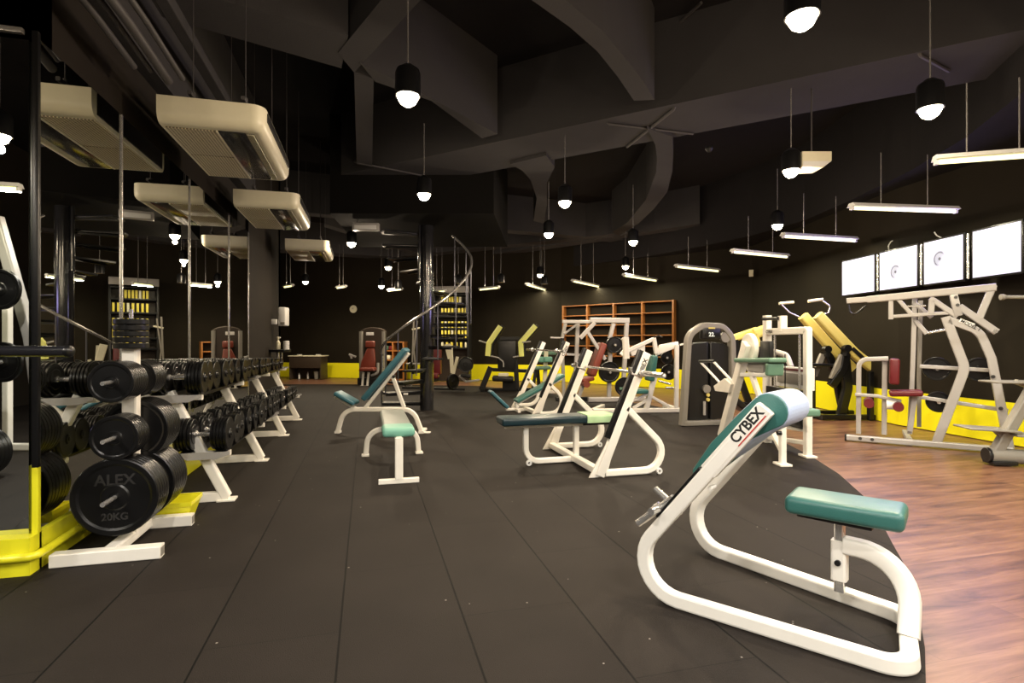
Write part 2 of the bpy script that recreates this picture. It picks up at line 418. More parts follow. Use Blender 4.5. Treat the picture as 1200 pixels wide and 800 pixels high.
wall('wall_rear', [V(8.6, -6.5, 0), V(-6.5, -6.5, 0)], 'darkwall')
wall('wall_left', [V(-6.5, -6.5, 0), V(-6.5, YC + .05, 0), V(-DM - .04, YC + .05, 0), V(-DM - .04, 12.6, 0), V(-7.0, 12.6, 0), V(-7.0, 22.5, 0)], 'darkwall')
# the short dark wall past the mirrors stands flush with the glass
struct(MB().prism([V(-DM - .04, 9.16, 0), V(-DM, 9.16, 0), V(-DM, 11.2, 0), V(-DM - .04, 11.2, 0)], (0, 0, 4.9)).build('wall_left', 'darkwall', smooth=None))
# floor: timber everywhere, rubber tiles laid on it with a curved edge
bm_ = MB().prism([V(-7.5, -7, -.1), V(9.5, -7, -.1), V(9.5, 23, -.1), V(-7.5, 23, -.1)], (0, 0, .1 - .012))
struct(bm_.build('floor', 'wood', smooth=None))
edge_px = [(1085, 800), (1084, 759), (1074, 701), (1062, 665), (1045, 635), (1030, 606), (1012, 581), (983, 555), (950, 534), (915, 516), (880, 503), (830, 488), (760, 474), (690, 466), (620, 458), (560, 452), (470, 450.5), (376, 450), (300, 450)]
edge = [fl(a, b) for a, b in edge_px]
near = [fl(1078, 900), fl(1055, 1100), V(1.0, -1.0, 0), V(0.6, -3, 0), V(0.4, -6.5, 0)]
poly = [V(-6.5, -6.5, 0)] + near[::-1] + fillet(edge, 0.5, 4) + [V(-1.9, 16.4, 0), V(-1.9, YC, 0), V(-6.5, YC, 0)]
struct(MB().prism([V(p.x, p.y, -.012) for p in poly], (0, 0, .012)).build('floor', 'rubberfloor', smooth=None))
# ceilings
struct(MB().prism([V(-7.5, -7, 5), V(9.5, -7, 5), V(9.5, 23, 5), V(-7.5, 23, 5)], (0, 0, .2)).build('ceiling', 'ceil', smooth=None))
ZS = 4.0
SOF = [0]
def soffit(name, px, z, m='beam', top=5.0):
    SOF[0] += 1; z = z - .006 * SOF[0]
    return struct(MB().prism([fl(a, b, z) for a, b in px], (0, 0, top - z)).build(name, m, smooth=None))
def lineext(p, q, t): return (p[0] + (q[0] - p[0]) * t, p[1] + (q[1] - p[1]) * t)
# the broad beam that crosses the room
soffit('ceiling_beam', [lineext((597, 163), (1200, 35), -.33), (1420, -12), (1420, 44), lineext((523, 210), (1200, 83), -.16)], ZS)
# diagonal beams meeting left of the nearest lamp
soffit('ceiling_beam', [(120, 0), (400, 80), (408, 42), (230, -8)], ZS)
soffit('ceiling_beam', [(396, 62), (415, 85), (500, -8), (455, -10)], ZS)
soffit('ceiling_beam', [(415, 86), (438, 92), (436, 196), (418, 192)], ZS)
soffit('ceiling_beam', [(422, 74), (470, 96), (583, 157), (565, 162), (505, 118), (440, 96)], ZS)
# curved fin at the top
soffit('ceiling_beam', [(600, -22), (623, 0), (668, 32), (700, 60), (724, 90), (743, 118), (767, 117), (756, 98), (740, 77), (707, 37), (663, 0), (640, -22)], ZS)
# ring shaped beams round the dark openings
soffit('ceiling_beam', [(758, 150), (768, 170), (770, 185), (769, 202), (757, 234), (735, 261), (717, 272), (726, 276), (748, 262), (766, 245), (782, 225), (788, 200), (789, 180), (788, 160)], ZS)
soffit('ceiling_beam', [(598, 192), (612, 200), (622, 211), (629, 232), (625, 259), (637, 262), (641, 240), (641, 214), (650, 196), (640, 182)], ZS)
# far joists
for a, b in (((300, 244), (860, 292)), ((470, 300), (900, 255)), ((380, 262), (560, 318)), ((200, 284), (700, 316)), ((560, 300), (820, 262))):
    w = 4
    soffit('ceiling_beam', [a, b, (b[0], b[1] + w), (a[0], a[1] + w)], ZS + .15)
# lower curved ceiling over the timber floor
curve = [(1330, -60), (1260, 55), (1200, 107), (1133, 160), (1067, 200), (1000, 233), (943, 258), (880, 276), (820, 289), (760, 300)]
zc = 3.55
cv = [fl(a, b, zc) for a, b in curve]
pl = cv + [c2r(1.6, 17.0), c2r(5.78, 13.16), c2r(5.80, 8.2), c2r(6.08, 6.45), c2r(6.7, 3.0), V(8.6, -1, 0)]
struct(MB().prism([V(p.x, p.y, zc) for p in pl], (0, 0, WALL_TOP - zc)).build('ceiling', 'ceil', smooth=None))

# yellow painted base that the mirrors stand on
def base_run(a, b, name='baseboard_left', h=0.2, d=0.05, inward=V(1, 0, 0)):
    mb = MB(); q = b - a
    mb.prism([a, b, b + inward * d, a + inward * d], (0, 0, h))
    return mb
mb = base_run(V(-DM - .03, YC, 0), V(-DM - .03, 9.1, 0), d=.05)
mb.prism([V(-6.4, YC + .02, 0), V(-DM - .03, YC + .02, 0), V(-DM - .03, YC - .09, 0), V(-6.4, YC - .09, 0)], (0, 0, .2))
mb.prism([V(-DM - .03, YC + .02, 0), V(-DM + .02, YC + .02, 0), V(-DM + .02, YC - .09, 0), V(-DM - .03, YC - .09, 0)], (0, 0, .2))
struct(mb.build('baseboard_left', 'yellow', smooth=None))
mb = MB().tube([V(-6.3, YC - .11, .105), V(-DM + .05, YC - .11, .105), V(-DM + .05, 9.0, .105)], .022, fil=.05)
mb.cyl(V(-DM + .05, 3.95, .105), V(-DM + .05, 3.99, .105), .027)
struct(mb.build('trim_pipe', 'yellow'))
# deeper stretch of yellow kerb behind the dumbbell racks
mb = MB().prism([V(-DM, 4.62, 0), V(-1.62, 4.62, 0), V(-1.62, 9.0, 0), V(-DM, 9.0, 0)], (0, 0, .14))
mb.prism([V(-DM, 4.62, .15), V(-1.67, 4.62, .15), V(-1.67, 9.0, .15), V(-DM, 9.0, .15)], (0, 0, .1))
struct(mb.build('trim_kerb', 'yellow', smooth=None))

# mirrors
ZM0, ZM1 = 0.2, 2.93
yr = [YC + .03, 4.89 * .952 + .0, 6.58 * .952, 8.32 * .952, 9.16]
names = ['mirror panel at the near corner of the mirrored wall', 'tall mirror panel above the nearest dumbbells', 'tall mirror panel above the middle of the dumbbell racks', 'last mirror panel beside the dark wall stub']
for i in range(4):
    o = MB().prism([V(-DM, yr[i] + .004, ZM0), V(-DM, yr[i + 1] - .004, ZM0), V(-DM - .03, yr[i + 1] - .004, ZM0), V(-DM - .03, yr[i] + .004, ZM0)], (0, 0, ZM1 - ZM0)).build('mirror_panel', 'mirror', smooth=None)
    tag(o, names[i], 'mirror', 'mirror panels along the left wall')
o = MB().prism([V(-6.4, YC, ZM0), V(-DM - .03, YC, ZM0), V(-DM - .03, YC + .03, ZM0), V(-6.4, YC + .03, ZM0)], (0, 0, 2.9 - ZM0)).build('mirror_panel', 'mirror', smooth=None)
tag(o, 'mirror panel facing the camera left of the black corner post', 'mirror')
for i, lb in ((1, 'thin bright metal strip between mirrors above the plate tree'), (2, 'thin metal strip between mirrors, middle one of three'), (3, 'thin metal strip between mirrors nearest the dark wall')):
    o = MB().box((-DM + .004, yr[i], (ZM0 + ZM1) / 2), (.012, .016, ZM1 - ZM0), .002).build('divider_strip', 'chrome'); tag(o, lb, 'trim strip', 'metal strips between the mirrors')
o = MB().box((-DM + .003, 9.16, (ZM0 + ZM1) / 2), (.01, .02, ZM1 - ZM0), .002).build('trim_edge', 'chrome'); struct(o)
e = empty('corner_post', (-DM + .006, YC - .003, 0), 0, 'slim corner post of the mirrors, black above and yellow at its foot', 'post')
MB().box((0, 0, (.56 + 2.95) / 2), (.03, .03, 2.95 - .56), .004).build('upper_post', 'black', e)
MB().box((0, 0, (.2 + .56) / 2), (.03, .03, .36), .003).build('lower_post', 'yellow', e)
o = MB().box((-DM - 2.3, YC - .01, 2.94), (4.5, .03, .03), .004).build('trim_top', 'chrome'); struct(o)
# wall above the mirrors steps forward
struct(MB().box((-DM + .02, 6.4, 4.2), (.14, 5.6, 1.5)).build('ceiling_beam', 'beam', smooth=None))
struct(MB().box((-DM + .33, 5.2, 3.75), (.10, 5.4, .10), .01).build('ceiling_beam', 'beam', smooth=None))

# pipes overhead on the left
for k, (x, z, r, y1) in enumerate(((-1.60, 3.22, .022, 4.3), (-1.53, 3.25, .018, 4.4), (-1.45, 3.23, .030, 4.5), (-1.36, 3.26, .020, 4.5))):
    o = MB().tube([V(x, -2, z), V(x + .02, y1 - .6, z), V(x + .05, y1, z - .08)], r, fil=.2).build('ceiling_pipe', 'conduit')
    tag(o, ['dark ceiling pipe running nearest the mirror wall', 'thin dark ceiling pipe, second from the mirror wall', 'thickest dark ceiling pipe of the overhead bundle', 'dark ceiling pipe on the outer side of the overhead bundle'][k], 'pipe', 'pipes above the air conditioners')
# conduits on the broad beam
def conduit(pts, label, r=.014):
    tag(MB().tube(pts, r, fil=.05, n=8).build('conduit', 'conduit'), label, 'conduit')
a, b = fl(791, 127, 3.98), fl(735, 172, 3.98); conduit([fl(822, 3, 4.93), V(a.x, a.y, 4.93), a, b], 'grey conduit crossing the underside of the broad beam diagonally', .018)
a, b = fl(711, 145, 3.98), fl(812, 157, 3.98); conduit([V(a.x, a.y, 4.6), a, b], 'thin grey conduit with an L bend on the broad beam underside')
a, b = fl(1077, 64, 3.98), fl(1112, 83, 3.98); conduit([V(a.x, a.y, 4.8), a, b], 'conduit feeding the lamp at the right end of the broad beam', .018)
a, b = fl(416, 190, 3.98), fl(523, 211, 3.98); conduit([fl(416, 186, 4.5), a, b], 'thin conduit under the left end of the broad beam')
# ============================================================ lamps, air conditioners
LZ = 3.1
def make_pendant(lit, rodlen):
    e = empty('pendant_lamp', (0, 0, 0))
    MB().cyl((0, 0, .22), (0, 0, rodlen), .006, 8).build('rod', 'chrome', e)
    MB().lathe([(0, .24), (.03, .24), (.085, .20), (.095, .17), (.095, .0), (.088, .0), (.085, .03), (0, .03)], (0, 0, 0), (0, 0, 1), 24).build('shade', 'black', e)
    if lit: MB().lathe([(0, -.075), (.03, -.070), (.058, -.050), (.076, -.015), (.080, .02), (.080, .028), (0, .028)], (0, 0, 0), (0, 0, 1), 20).build('bulb', 'bulb', e)
    else: MB().lathe([(0, .0), (.05, .002), (.084, .01), (.084, .028), (0, .028)], (0, 0, 0), (0, 0, 1), 20).build('bulb', 'labelwhite', e)
    return e
PEND = [((478, 113), 'largest lit pendant lamp left of centre, hanging on a long thin rod'), ((940, 20), 'brightest lit pendant lamp at the top edge right of centre'),
        ((1090, 128), 'lit pendant lamp under the right end of the broad beam'), ((927, 200), 'lit pendant lamp beside the cream wedge shaped box'),
        ((911, 264), 'lit pendant lamp just below and beyond the one by the cream box'), ((497, 228), 'lit pendant lamp above the spiral staircase'),
        ((662, 237), 'lit pendant lamp in front of the large round ceiling opening'), ((643, 274), 'lit pendant lamp just behind the one at the round opening'),
        ((742, 283), 'lit pendant lamp above the orange wall shelf, nearer one'), ((733, 312), 'small lit pendant lamp above the orange wall shelf, farther one'),
        ((412, 285), 'lit pendant lamp between the far air conditioner and the staircase'), ((455, 313), 'small lit pendant lamp above and left of the stair column'),
        ((447, 335), 'tiny far lit pendant lamp above the red padded machine'), ((358, 330), 'tiny lit pendant lamp beside the dark wall stub'),
        ((633, 322), 'tiny lit pendant lamp above the yellow armed press')]
protos = {}
def pendant(p, lab, lit=True, watts=60, top=None, seen=True):
    top = (3.5 if False else 4.0) if top is None else top
    rl = max(.4, top - p.z)
    key = (lit, round(rl, 2))
    if key not in protos: protos[key] = make_pendant(lit, rl); e = protos[key]; e.location = p; e['label'] = lab
    else: e = copy_tree(protos[key], p, 0, lab)
    tag(e, None, 'pendant lamp', 'pendant lamps under the dark ceiling' if lit else 'switched off pendant lamps at the far end')
    if lit: LIGHTS.append((e, watts))
    return e
LIGHTS = []; NEUTRAL = set()
for (q, lab) in PEND:
    p = fl(q[0], q[1], LZ)
    if p.y > 16.5: p = at(q[0], q[1], 16.0)
    pendant(p, lab, watts=75, top=4.0 if p.y < 9 else 4.15)
OFF = [((587, 331), 'unlit white faced pendant lamp above the left yellow press arm'), ((537, 332), 'unlit pendant lamp seen through the top of the stair rail'),
       ((638, 333), 'unlit pendant lamp just above a fluorescent batten over the press'), ((467, 338), 'unlit pendant lamp left of the stair column')]
for q, lab in OFF: pendant(at(q[0], q[1], 14.5), lab, lit=False, top=4.15)
# unseen pendants added behind the camera as fill light for the foreground
for k, (x, y) in enumerate(((-0.6, .6), (1.5, .3), (3.6, 1.0), (0.2, -1.8), (2.6, -2.0), (-3.2, 1.2), (-3.4, -1.4), (5.6, -0.6), (5.8, 1.9), (1.2, -4.4), (4.4, -4.2))):
    pendant(V(x, y, LZ), 'unseen fill lamp added behind the camera, shaped as a lit pendant', watts=75); NEUTRAL.add(len(LIGHTS) - 1)

def batten(a, b, lab, grp='fluorescent battens over the timber floor', rod=None):
    a, b = Vector(a), Vector(b); mid = (a + b) / 2; d = b - a; L = d.length
    if rod is None: rod = .70 if (mid - CAM).dot(RGT) / (mid - CAM).dot(FWD) > .20 and mid.y < 13 else 1.3
    e = empty('fluorescent_batten', mid, math.atan2(d.y, d.x), lab, 'fluorescent light', grp)
    MB().prism([(-L / 2, -.07, .03), (-L / 2, .07, .03), (-L / 2, .035, .075), (-L / 2, -.035, .075)], (L, 0, 0), .004).build('housing', 'whiteplastic', e)
    MB().cyl((-L / 2 + .03, 0, .012), (L / 2 - .03, 0, .012), .02, 12).build('tube', 'tube', e)
    for s in (-1, 1):
        MB().box((s * (L / 2 - .015), 0, .012), (.03, .05, .045), .004).build('end_cap', 'whiteplastic', e)
        MB().cyl((s * L * .22, 0, .07), (s * L * .22, 0, rod), .006, 8).build('rod', 'chrome', e)
    BATS.append((e, L))
BATS = []
BZ = 2.85
for (x0, y0, x1, y1), lab in (((1095, 192, 1235, 182), 'nearest fluorescent batten cut by the right edge of the frame'), ((997, 245, 1121, 249), 'long lit fluorescent batten above the wall screens'),
        ((917, 278, 1003, 283), 'lit fluorescent batten left of and above the first wall screen'), ((858, 296, 923, 302), 'lit fluorescent batten above the white cable machine'),
        ((792, 313, 842, 318.5), 'lit fluorescent batten above the charcoal stack machine'), ((731, 323.5, 769, 329.5), 'lit fluorescent batten above the right bays of the orange shelf'),
        ((671, 330, 704, 337), 'lit fluorescent batten above the left bays of the orange shelf'), ((617, 334, 641, 341), 'lit fluorescent batten above the right yellow press arm'),
        ((562, 340, 585, 347), 'small lit fluorescent batten above the left yellow press arm')):
    a, b = fl(x0, y0, BZ), fl(x1, y1, BZ)
    if x0 == 562: a, b = at(562, 340, 15.8), at(585, 347, 15.2); b.z = a.z
    batten(a, b, lab)
for (x0, y0, x1, y1, Z), lab in (((508, 343, 522, 345, 16.2), 'short far fluorescent batten seen just right of the stair column'), ((455, 341, 471, 344, 16.2), 'short far fluorescent batten left of the stair column'),
        ((395, 338, 405, 344, 16.5), 'tiny far fluorescent batten above the wall clock'), ((333, 337, 343, 343, 16), 'tiny far fluorescent batten beside the dark wall stub')):
    a, b = at(x0, y0, Z), at(x1, y1, Z - .4); b.z = a.z; batten(a, b, lab, 'short battens at the far end')
for x, y in ((4.6, 2.2), (5.2, -.8), (2.2, -3.2), (-4.2, .2), (-1.0, -3.4)):  # unseen battens added to throw fill light from behind the camera
    batten(V(x - .65, y, BZ), V(x + .65, y, BZ), 'unseen fill light added behind the camera, shaped as a fluorescent batten', 'added fill battens behind the camera', 2.15)

# light of those fittings, added fill lamps included (the glowing glass itself is what the picture shows)
for li, (e, w) in enumerate(LIGHTS):
    l = bpy.data.lights.new('lamp_light', 'SPOT'); l.energy = w * (3.6 if li in NEUTRAL else 2.7); l.color = (1, .96, .91) if li in NEUTRAL else (1, .80, .56); l.shadow_soft_size = .04
    l.spot_size = math.radians(165); l.spot_blend = .6
    o = bpy.data.objects.new('lamp_light', l); COL.objects.link(o); o.parent = e; o.location = (0, 0, -.118)
    l2 = bpy.data.lights.new('lamp_glow', 'POINT'); l2.energy = w * .70; l2.color = (1, .80, .58); l2.shadow_soft_size = .03
    o = bpy.data.objects.new('lamp_glow', l2); COL.objects.link(o); o.parent = e; o.location = (0, 0, -.108)
for e, L in BATS:
    l = bpy.data.lights.new('tube_light', 'AREA'); l.shape = 'RECTANGLE'; l.size = L; l.size_y = .05; l.energy = 34 * L; l.color = (1, .93, .66)
    o = bpy.data.objects.new('tube_light', l); COL.objects.link(o); o.parent = e; o.location = (0, 0, -.015)

# ------- ceiling air conditioners
def make_ac(first_label):
    W, LN, T = .76, 1.50, .20
    e = empty('air_conditioner', (0, 0, 0), 0, first_label, 'air conditioner', 'ceiling air conditioners above the dumbbells')
    def ring(ins, z):
        r = max(.10 - ins, .035); x1, y0, y1 = W - ins, ins, LN - ins
        pts = [(0, y0, z), (x1 - r, y0, z)]
        pts += [(x1 - r + r * math.sin(a), y0 + r - r * math.cos(a), z) for a in [math.radians(t) for t in range(15, 91, 15)]]
        pts += [(x1 - r + r * math.cos(a), y1 - r + r * math.sin(a), z) for a in [math.radians(t) for t in range(0, 91, 15)]]
        pts += [(0, y1, z)]
        return pts
    mb = MB(); rr = []
    lv = [(0, T), (0, .09)] + [(.075 * (1 - math.cos(a)), .09 - .09 * math.sin(a)) for a in [math.radians(t) for t in (15, 30, 45, 60, 75, 90)]]
    for ins, z in lv: rr.append([mb.bm.verts.new(p) for p in ring(ins, z)])
    n = len(rr[0])
    for a, b in zip(rr, rr[1:]):
        for q in range(n): mb.bm.faces.new((a[q], a[(q + 1) % n], b[(q + 1) % n], b[q]))
    mb.bm.faces.new(rr[0]); mb.bm.faces.new(rr[-1])
    mb.build('casing', 'cream', e, smooth=40)
    MB().box((-.006, LN / 2, T / 2 + .012), (.014, LN - .17, T - .035), .003).build('side_panel', 'dkgrey', e)
    MB().box((W + .002, LN / 2, .145), (.012, LN - .24, .075), .004).build('outlet_slot', 'dkgrey', e)
    mb = MB()
    for k in range(2):
        y0 = .10 + k * (LN - .20) / 2
        MB().box((.20, y0 + (LN - .20) / 4, -.002), (.36, (LN - .20) / 2 - .012, .012), .003).build('intake_grille', 'grille', e)
    mb.bm.free()
    MB().box((.392, LN / 2, -.004), (.016, LN - .20, .02), .004).build('hinge_bar', 'cream', e)
    MB().box((.50, LN / 2, -.002), (.20, LN - .20, .012), .002).build('under_panel', 'glossblack', e)
    mb = MB()
    for k in range(5): mb.box((.612 + k * .011, LN / 2, -.003), (.004, LN - .24, .014))
    for k in range(9): mb.box((.634, .14 + k * (LN - .28) / 8, -.001), (.055, .006, .010))
    mb.build('louvre', 'cream', e)
    MB().box((.634, LN / 2, .0035), (.062, LN - .22, .010), .001).build('louvre_recess', 'dkgrey', e)
    for x in (.22, .60):
        mb = MB()
        for y in (.12, LN - .12): mb.cyl((x, y, T), (x, y, 5.0 - 2.93), .004, 8).cyl((x, y, T + .05), (x, y, T + .09), .016, 8)
        mb.rt([(x, .02, T + .05), (x, LN - .02, T + .05)], .03, .03, side=(1, 0, 0))
        mb.build('hanger', 'conduit', e)
    return e
AZ = 2.93
p1 = fl(183, 141, AZ)
ac = make_ac('nearest and largest cream air conditioner hanging from the ceiling')
ac.location = V(p1.x, p1.y, AZ)
p2 = fl(273, 240, AZ); copy_tree(ac, V(p2.x, p2.y, AZ), 0, 'second cream air conditioner, hanging left of the dark wall stub top')
p3 = fl(334, 292, AZ); copy_tree(ac, V(p3.x, p3.y, AZ), 0, 'farthest cream air conditioner in front of the far lamps')

# small ceiling boxes
p = at(429, 266, 9.5)
e = empty('ceiling_box', p, -TH, 'small pale grey rectangular box hanging below the far ceiling', 'ceiling box')
MB().box((0, 0, 0), (.46, .10, .13), .012).build('body', 'silver', e); MB().box((0, -.052, -.012), (.38, .012, .075), .004).build('front_panel', 'whiteplastic', e)
MB().cyl((-.15, 0, .06), (-.15, 0, .9), .006).build('rod', 'conduit', e); MB().cyl((.15, 0, .06), (.15, 0, .9), .006).build('rod', 'conduit', e)
p = fl(957, 186, 3.2); Z = (p - CAM).dot(FWD); k = Z / F
e = empty('wedge_box', p, -TH, 'cream wedge shaped box hanging beside a lit pendant lamp', 'speaker')
MB().prism([(-17 * k, 0, 9 * k), (18 * k, 0, 9 * k), (18 * k, 0, -2 * k), (8 * k, 0, -10 * k), (-17 * k, 0, -10 * k)], (0, .22, 0), .006).build('body', 'cream', e)
MB().prism([(-16 * k, -.006, -3 * k), (17 * k, -.006, -3 * k), (8 * k, -.006, -9 * k), (-16 * k, -.006, -9 * k)], (0, .01, 0)).build('lower_panel', 'whiteplastic', e)
MB().cyl((0, .1, 8 * k), (0, .1, .85), .008).build('rod', 'conduit', e)
p = fl(831, 176, 3.97)
tag(MB().lathe([(0, .05), (.05, .05), (.055, .02), (.03, -.02), (0, -.025)], p, (0, 0, 1), 16).build('smoke_detector', 'dkgrey'), 'small dark detector under the ceiling right of the round opening', 'smoke detector')
# ============================================================ weight tree
def plate_prof(r, t):
    return [(0, t * .12), (.028, t * .12), (.030, 0), (r * .30, 0), (r * .34, t * .16), (r * .80, t * .20), (r * .86, t * .02), (r * .97, 0), (r, t * .12), (r, t * .88), (r * .97, t), (r * .86, t * .98), (r * .80, t * .80), (r * .34, t * .84), (r * .30, t), (.030, t), (.028, t * .88), (0, t * .88)]
PM = {}
def plate_mesh(r, t):
    k = (round(r, 3), round(t, 3))
    if k not in PM:
        o = MB().lathe(plate_prof(r, t), (0, 0, 0), (0, 1, 0), 40).build('weight_plate', 'rubber'); PM[k] = o.data; bpy.data.objects.remove(o)
    return PM[k]
def plate(loc, r, t, label, group, rot=None, name='weight_plate'):
    o = bpy.data.objects.new(name, plate_mesh(r, t)); COL.objects.link(o); o.location = loc
    if rot: o.rotation_euler = rot
    return tag(o, label, 'weight plate', group)
TX, TY = -1.42, 3.90
e = empty('plate_tree', (TX, TY, 0), 0, 'white plate tree loaded with black plates at the near end of the mirrors', 'plate rack')
MB().rt([(0, 0, .06), (0, 0, 1.205)], .085, .075, side=(1, 0, 0)).build('post', 'white', e)
MB().rt([(0, -.30, .045), (0, .30, .045)], .075, .06, side=(1, 0, 0)).build('spine', 'white', e)
for y in (-.31, .27):
    MB().rt([(-.27, y, .037), (.27, y, .037)], .075, .072, side=(0, 1, 0), r=.006).build('foot', 'white', e)
    MB().box((.271, y, .037), (.006, .052, .05), .002).build('foot_plug', 'grey', e)
for z, r0 in ((1.016, .012), (.69, .012), (.342, .013)):
    MB().cyl((0, -.385, z), (0, .33, z), r0).build('peg', 'chrome', e)
MB().cyl((0, 0, 1.2), (0, 0, 1.45), .012).build('peg', 'chrome', e)
def stack(z, r, t, y0, n, lab, grp, dx=0):
    for k in range(n):
        plate((TX + dx, TY + y0 + k * (t + .0015), z), r, t, lab.format(ORD[k + 1]), grp)
stack(1.016, .118, .026, -.285, 8, 'black plate on the top front peg of the white tree, {} from the front', 'plates on the top pegs of the tree')
stack(1.016, .118, .026, .06, 7, 'black plate on the top rear peg of the tree, {} behind the post', 'plates on the top rear peg')
stack(.69, .128, .027, -.245, 6, 'black plate on the middle front peg of the tree, {} from the front', 'plates on the middle front peg')
stack(.69, .19, .033, .05, 7, 'larger black plate on the middle rear peg of the tree, {} behind post', 'plates on the middle rear peg')
stack(.342, .226, .036, -.235, 5, 'large black plate on the bottom front peg of the tree, {} from front', 'large plates on the bottom front peg')
stack(.342, .226, .036, .05, 7, 'large black plate on the bottom rear peg of the tree, {} behind post', 'large plates on the bottom rear peg')
big = [o for o in bpy.data.objects if o.name.startswith('weight_plate') and 'bottom front' in o.get('label', '') and 'first' in o['label']][0]
text_mesh('lettering', 'ALEX', .088, 'emboss', big, (0, .0055, .072), (1, 0, 0), (0, 0, 1), .001, .002, 'CENTER')
text_mesh('lettering', '20KG', .058, 'emboss', big, (0, .0055, -.132), (1, 0, 0), (0, 0, 1), .001, .0015, 'CENTER')
o = MB().sweep([(0.165 * math.cos(a) * 1.13, .0075, 0.165 * math.sin(a) * 1.13) for a in [2 * PI * k / 48 for k in range(48)]], circle_prof(.0022, 6), None, True).build('face_ring', 'emboss', big)
for k in range(5):
    plate((TX, TY, 1.207 + k * .037), .095, .034, 'small black plate lying flat on top of the tree post, {} from bottom'.format(ORD[k + 1]), 'small plates stacked on the tree post', rot=(PI / 2, 0, 0))
# yellow tray on the floor behind the tree
e = empty('yellow_tray', (-1.335, 4.33, 0), 0, 'open yellow tray on the floor behind the big plates of the tree', 'tray')
mb = MB(); 
mb.prism([(-.16, -.09, .0), (.12, -.09, .0), (.16, -.12, .13), (-.2, -.12, .13)], (0, -.008, 0))
mb.prism([(-.16, .09, .0), (.12, .09, .0), (.16, .12, .13), (-.2, .12, .13)], (0, .008, 0))
mb.prism([(.12, -.09, 0), (.12, .09, 0), (.16, .12, .13), (.16, -.12, .13)], (.008, 0, 0))
mb.prism([(-.16, -.09, 0), (-.16, .09, 0), (-.2, .12, .13), (-.2, -.12, .13)], (-.008, 0, 0))
mb.prism([(-.16, -.09, 0), (.12, -.09, 0), (.12, .09, 0), (-.16, .09, 0)], (0, 0, .008))
mb.build('tray_body', 'yellow', e, smooth=None)
MB().rt([(.165, -.13, .13), (.165, .13, .13), (-.205, .13, .13), (-.205, -.13, .13)], .03, .008, side=(0, 0, 1), closed=True).build('rim', 'yellow', e)

# ============================================================ dumbbell racks
XL, XU = -1.21, -1.41     # centre lines of the two tiers
def make_rack(y0, y1, lab, ends):
    e = empty('dumbbell_rack', (0, y0, 0), 0, lab, 'dumbbell rack', 'dumbbell racks along the mirrors')
    L = y1 - y0
    for y in (0, L):
        MB().rt([(-1.07, y, .03), (-1.47, y, .86)], .07, .075, side=(0, 1, 0)).build('upright', 'white', e)
        MB().rt([(-1.05, y, .036), (-1.66, y, .036)], .065, .07, side=(0, 1, 0), r=.006).build('foot', 'white', e)
        MB().box((-1.065, y, .008), (.13, .12, .014), .003).build('foot_plate', 'white', e)
    a, b = -ends[0], L + ends[1]
    for nm, xc, z, tilt in (('lower_tray', XL, .405, .0), ('upper_tray', XU, .845, .0)):
        mb = MB()
        for s in (-1, 1):
            mb.prism([(xc + s * .075, a, z), (xc + s * .16, a, z), (xc + s * .16, a, z - .008), (xc + s * .083, a, z - .008), (xc + s * .083, a, z - .05), (xc + s * .075, a, z - .05)], (0, b - a, 0))
            
        t = mb.build(nm, 'black', e, smooth=None)
        for y in (a, b): MB().prism([(xc - .19, y - .004, z + .0), (xc + .19, y - .004, z - .0), (xc + .19, y - .004, z - .022), (xc + .1, y - .004, z - .055), (xc - .1, y - .004, z - .055), (xc - .19, y - .004, z - .022)], (0, .008, 0)).build('end_plate', 'silver', t, smooth=None)
        for y in (0, L):
            MB().rt([(xc - .17, y, z - .03), (xc + .17, y, z - .03)], .05, .04, side=(0, 1, 0)).build('bracket', 'white', t)
    return e
make_rack(4.74, 6.21, 'near white dumbbell rack behind the plate tree, loaded on two tiers', (.12, .72))
make_rack(7.78, 9.28, 'far white dumbbell rack ending beside the dark wall stub, loaded on two tiers', (.72, .12))

DH = {}
def head_mesh(r, w):
    k = (round(r, 3), round(w, 3))
    if k in DH: return DH[k]
    n = max(2, int(w / .021)); t = w / n; pr = [(0, 0), (r * .55, 0), (r * .60, .004)]
    for i in range(n):
        a = i * t; rr = r * (1.0 if i not in (0,) or n < 4 else .93)
        pr += [(rr * .93, a + .0015), (rr, a + .005), (rr, a + t - .005), (rr * .93, a + t - .0015)]
    pr += [(r * .6, w - .004), (r * .3, w - .003), (r * .26, w + .006), (.016, w + .007), (.012, w + .012), (0, w + .012)]
    o = MB().lathe(pr, (0, 0, 0), (1, 0, 0), 26).build('weight', 'rubber'); DH[k] = o.data; bpy.data.objects.remove(o); return DH[k]
def handle_mesh(hw, r=.0155):
    k = ('h', round(hw, 3))
    if k in DH: return DH[k]
    n = 9; pr = [(0, -hw), (r * 1.5, -hw), (r * 1.5, -hw + .012), (r * .9, -hw + .018)]
    pr += [(r * (.95 + .22 * math.cos(PI / 2 * (i - 4) / 4.5)), -hw + .02 + (2 * hw - .04) * i / (n - 1)) for i in range(n)]
    pr += [(r * .9, hw - .018), (r * 1.5, hw - .012), (r * 1.5, hw), (0, hw)]
    o = MB().lathe(pr, (0, 0, 0), (1, 0, 0), 14).build('handle', 'chrome'); DH[k] = o.data; bpy.data.objects.remove(o); return DH[k]
def dumbbell(x, y, zt, r, w, label, group):
    hw = .068
    o = empty('dumbbell', (x + random.uniform(-.02, .02), y, zt + r), random.uniform(-.05, .05), label, 'dumbbell', group)
    h = bpy.data.objects.new('handle', handle_mesh(hw)); COL.objects.link(h); h.parent = o
    for s in (-1, 1):
        q = bpy.data.objects.new('weight', head_mesh(r, w)); COL.objects.link(q); q.parent = o; q.location = (s * (hw - .002), 0, 0)
        if s < 0: q.rotation_euler = (0, 0, PI)
        q.rotation_euler.x = random.uniform(0, 3)
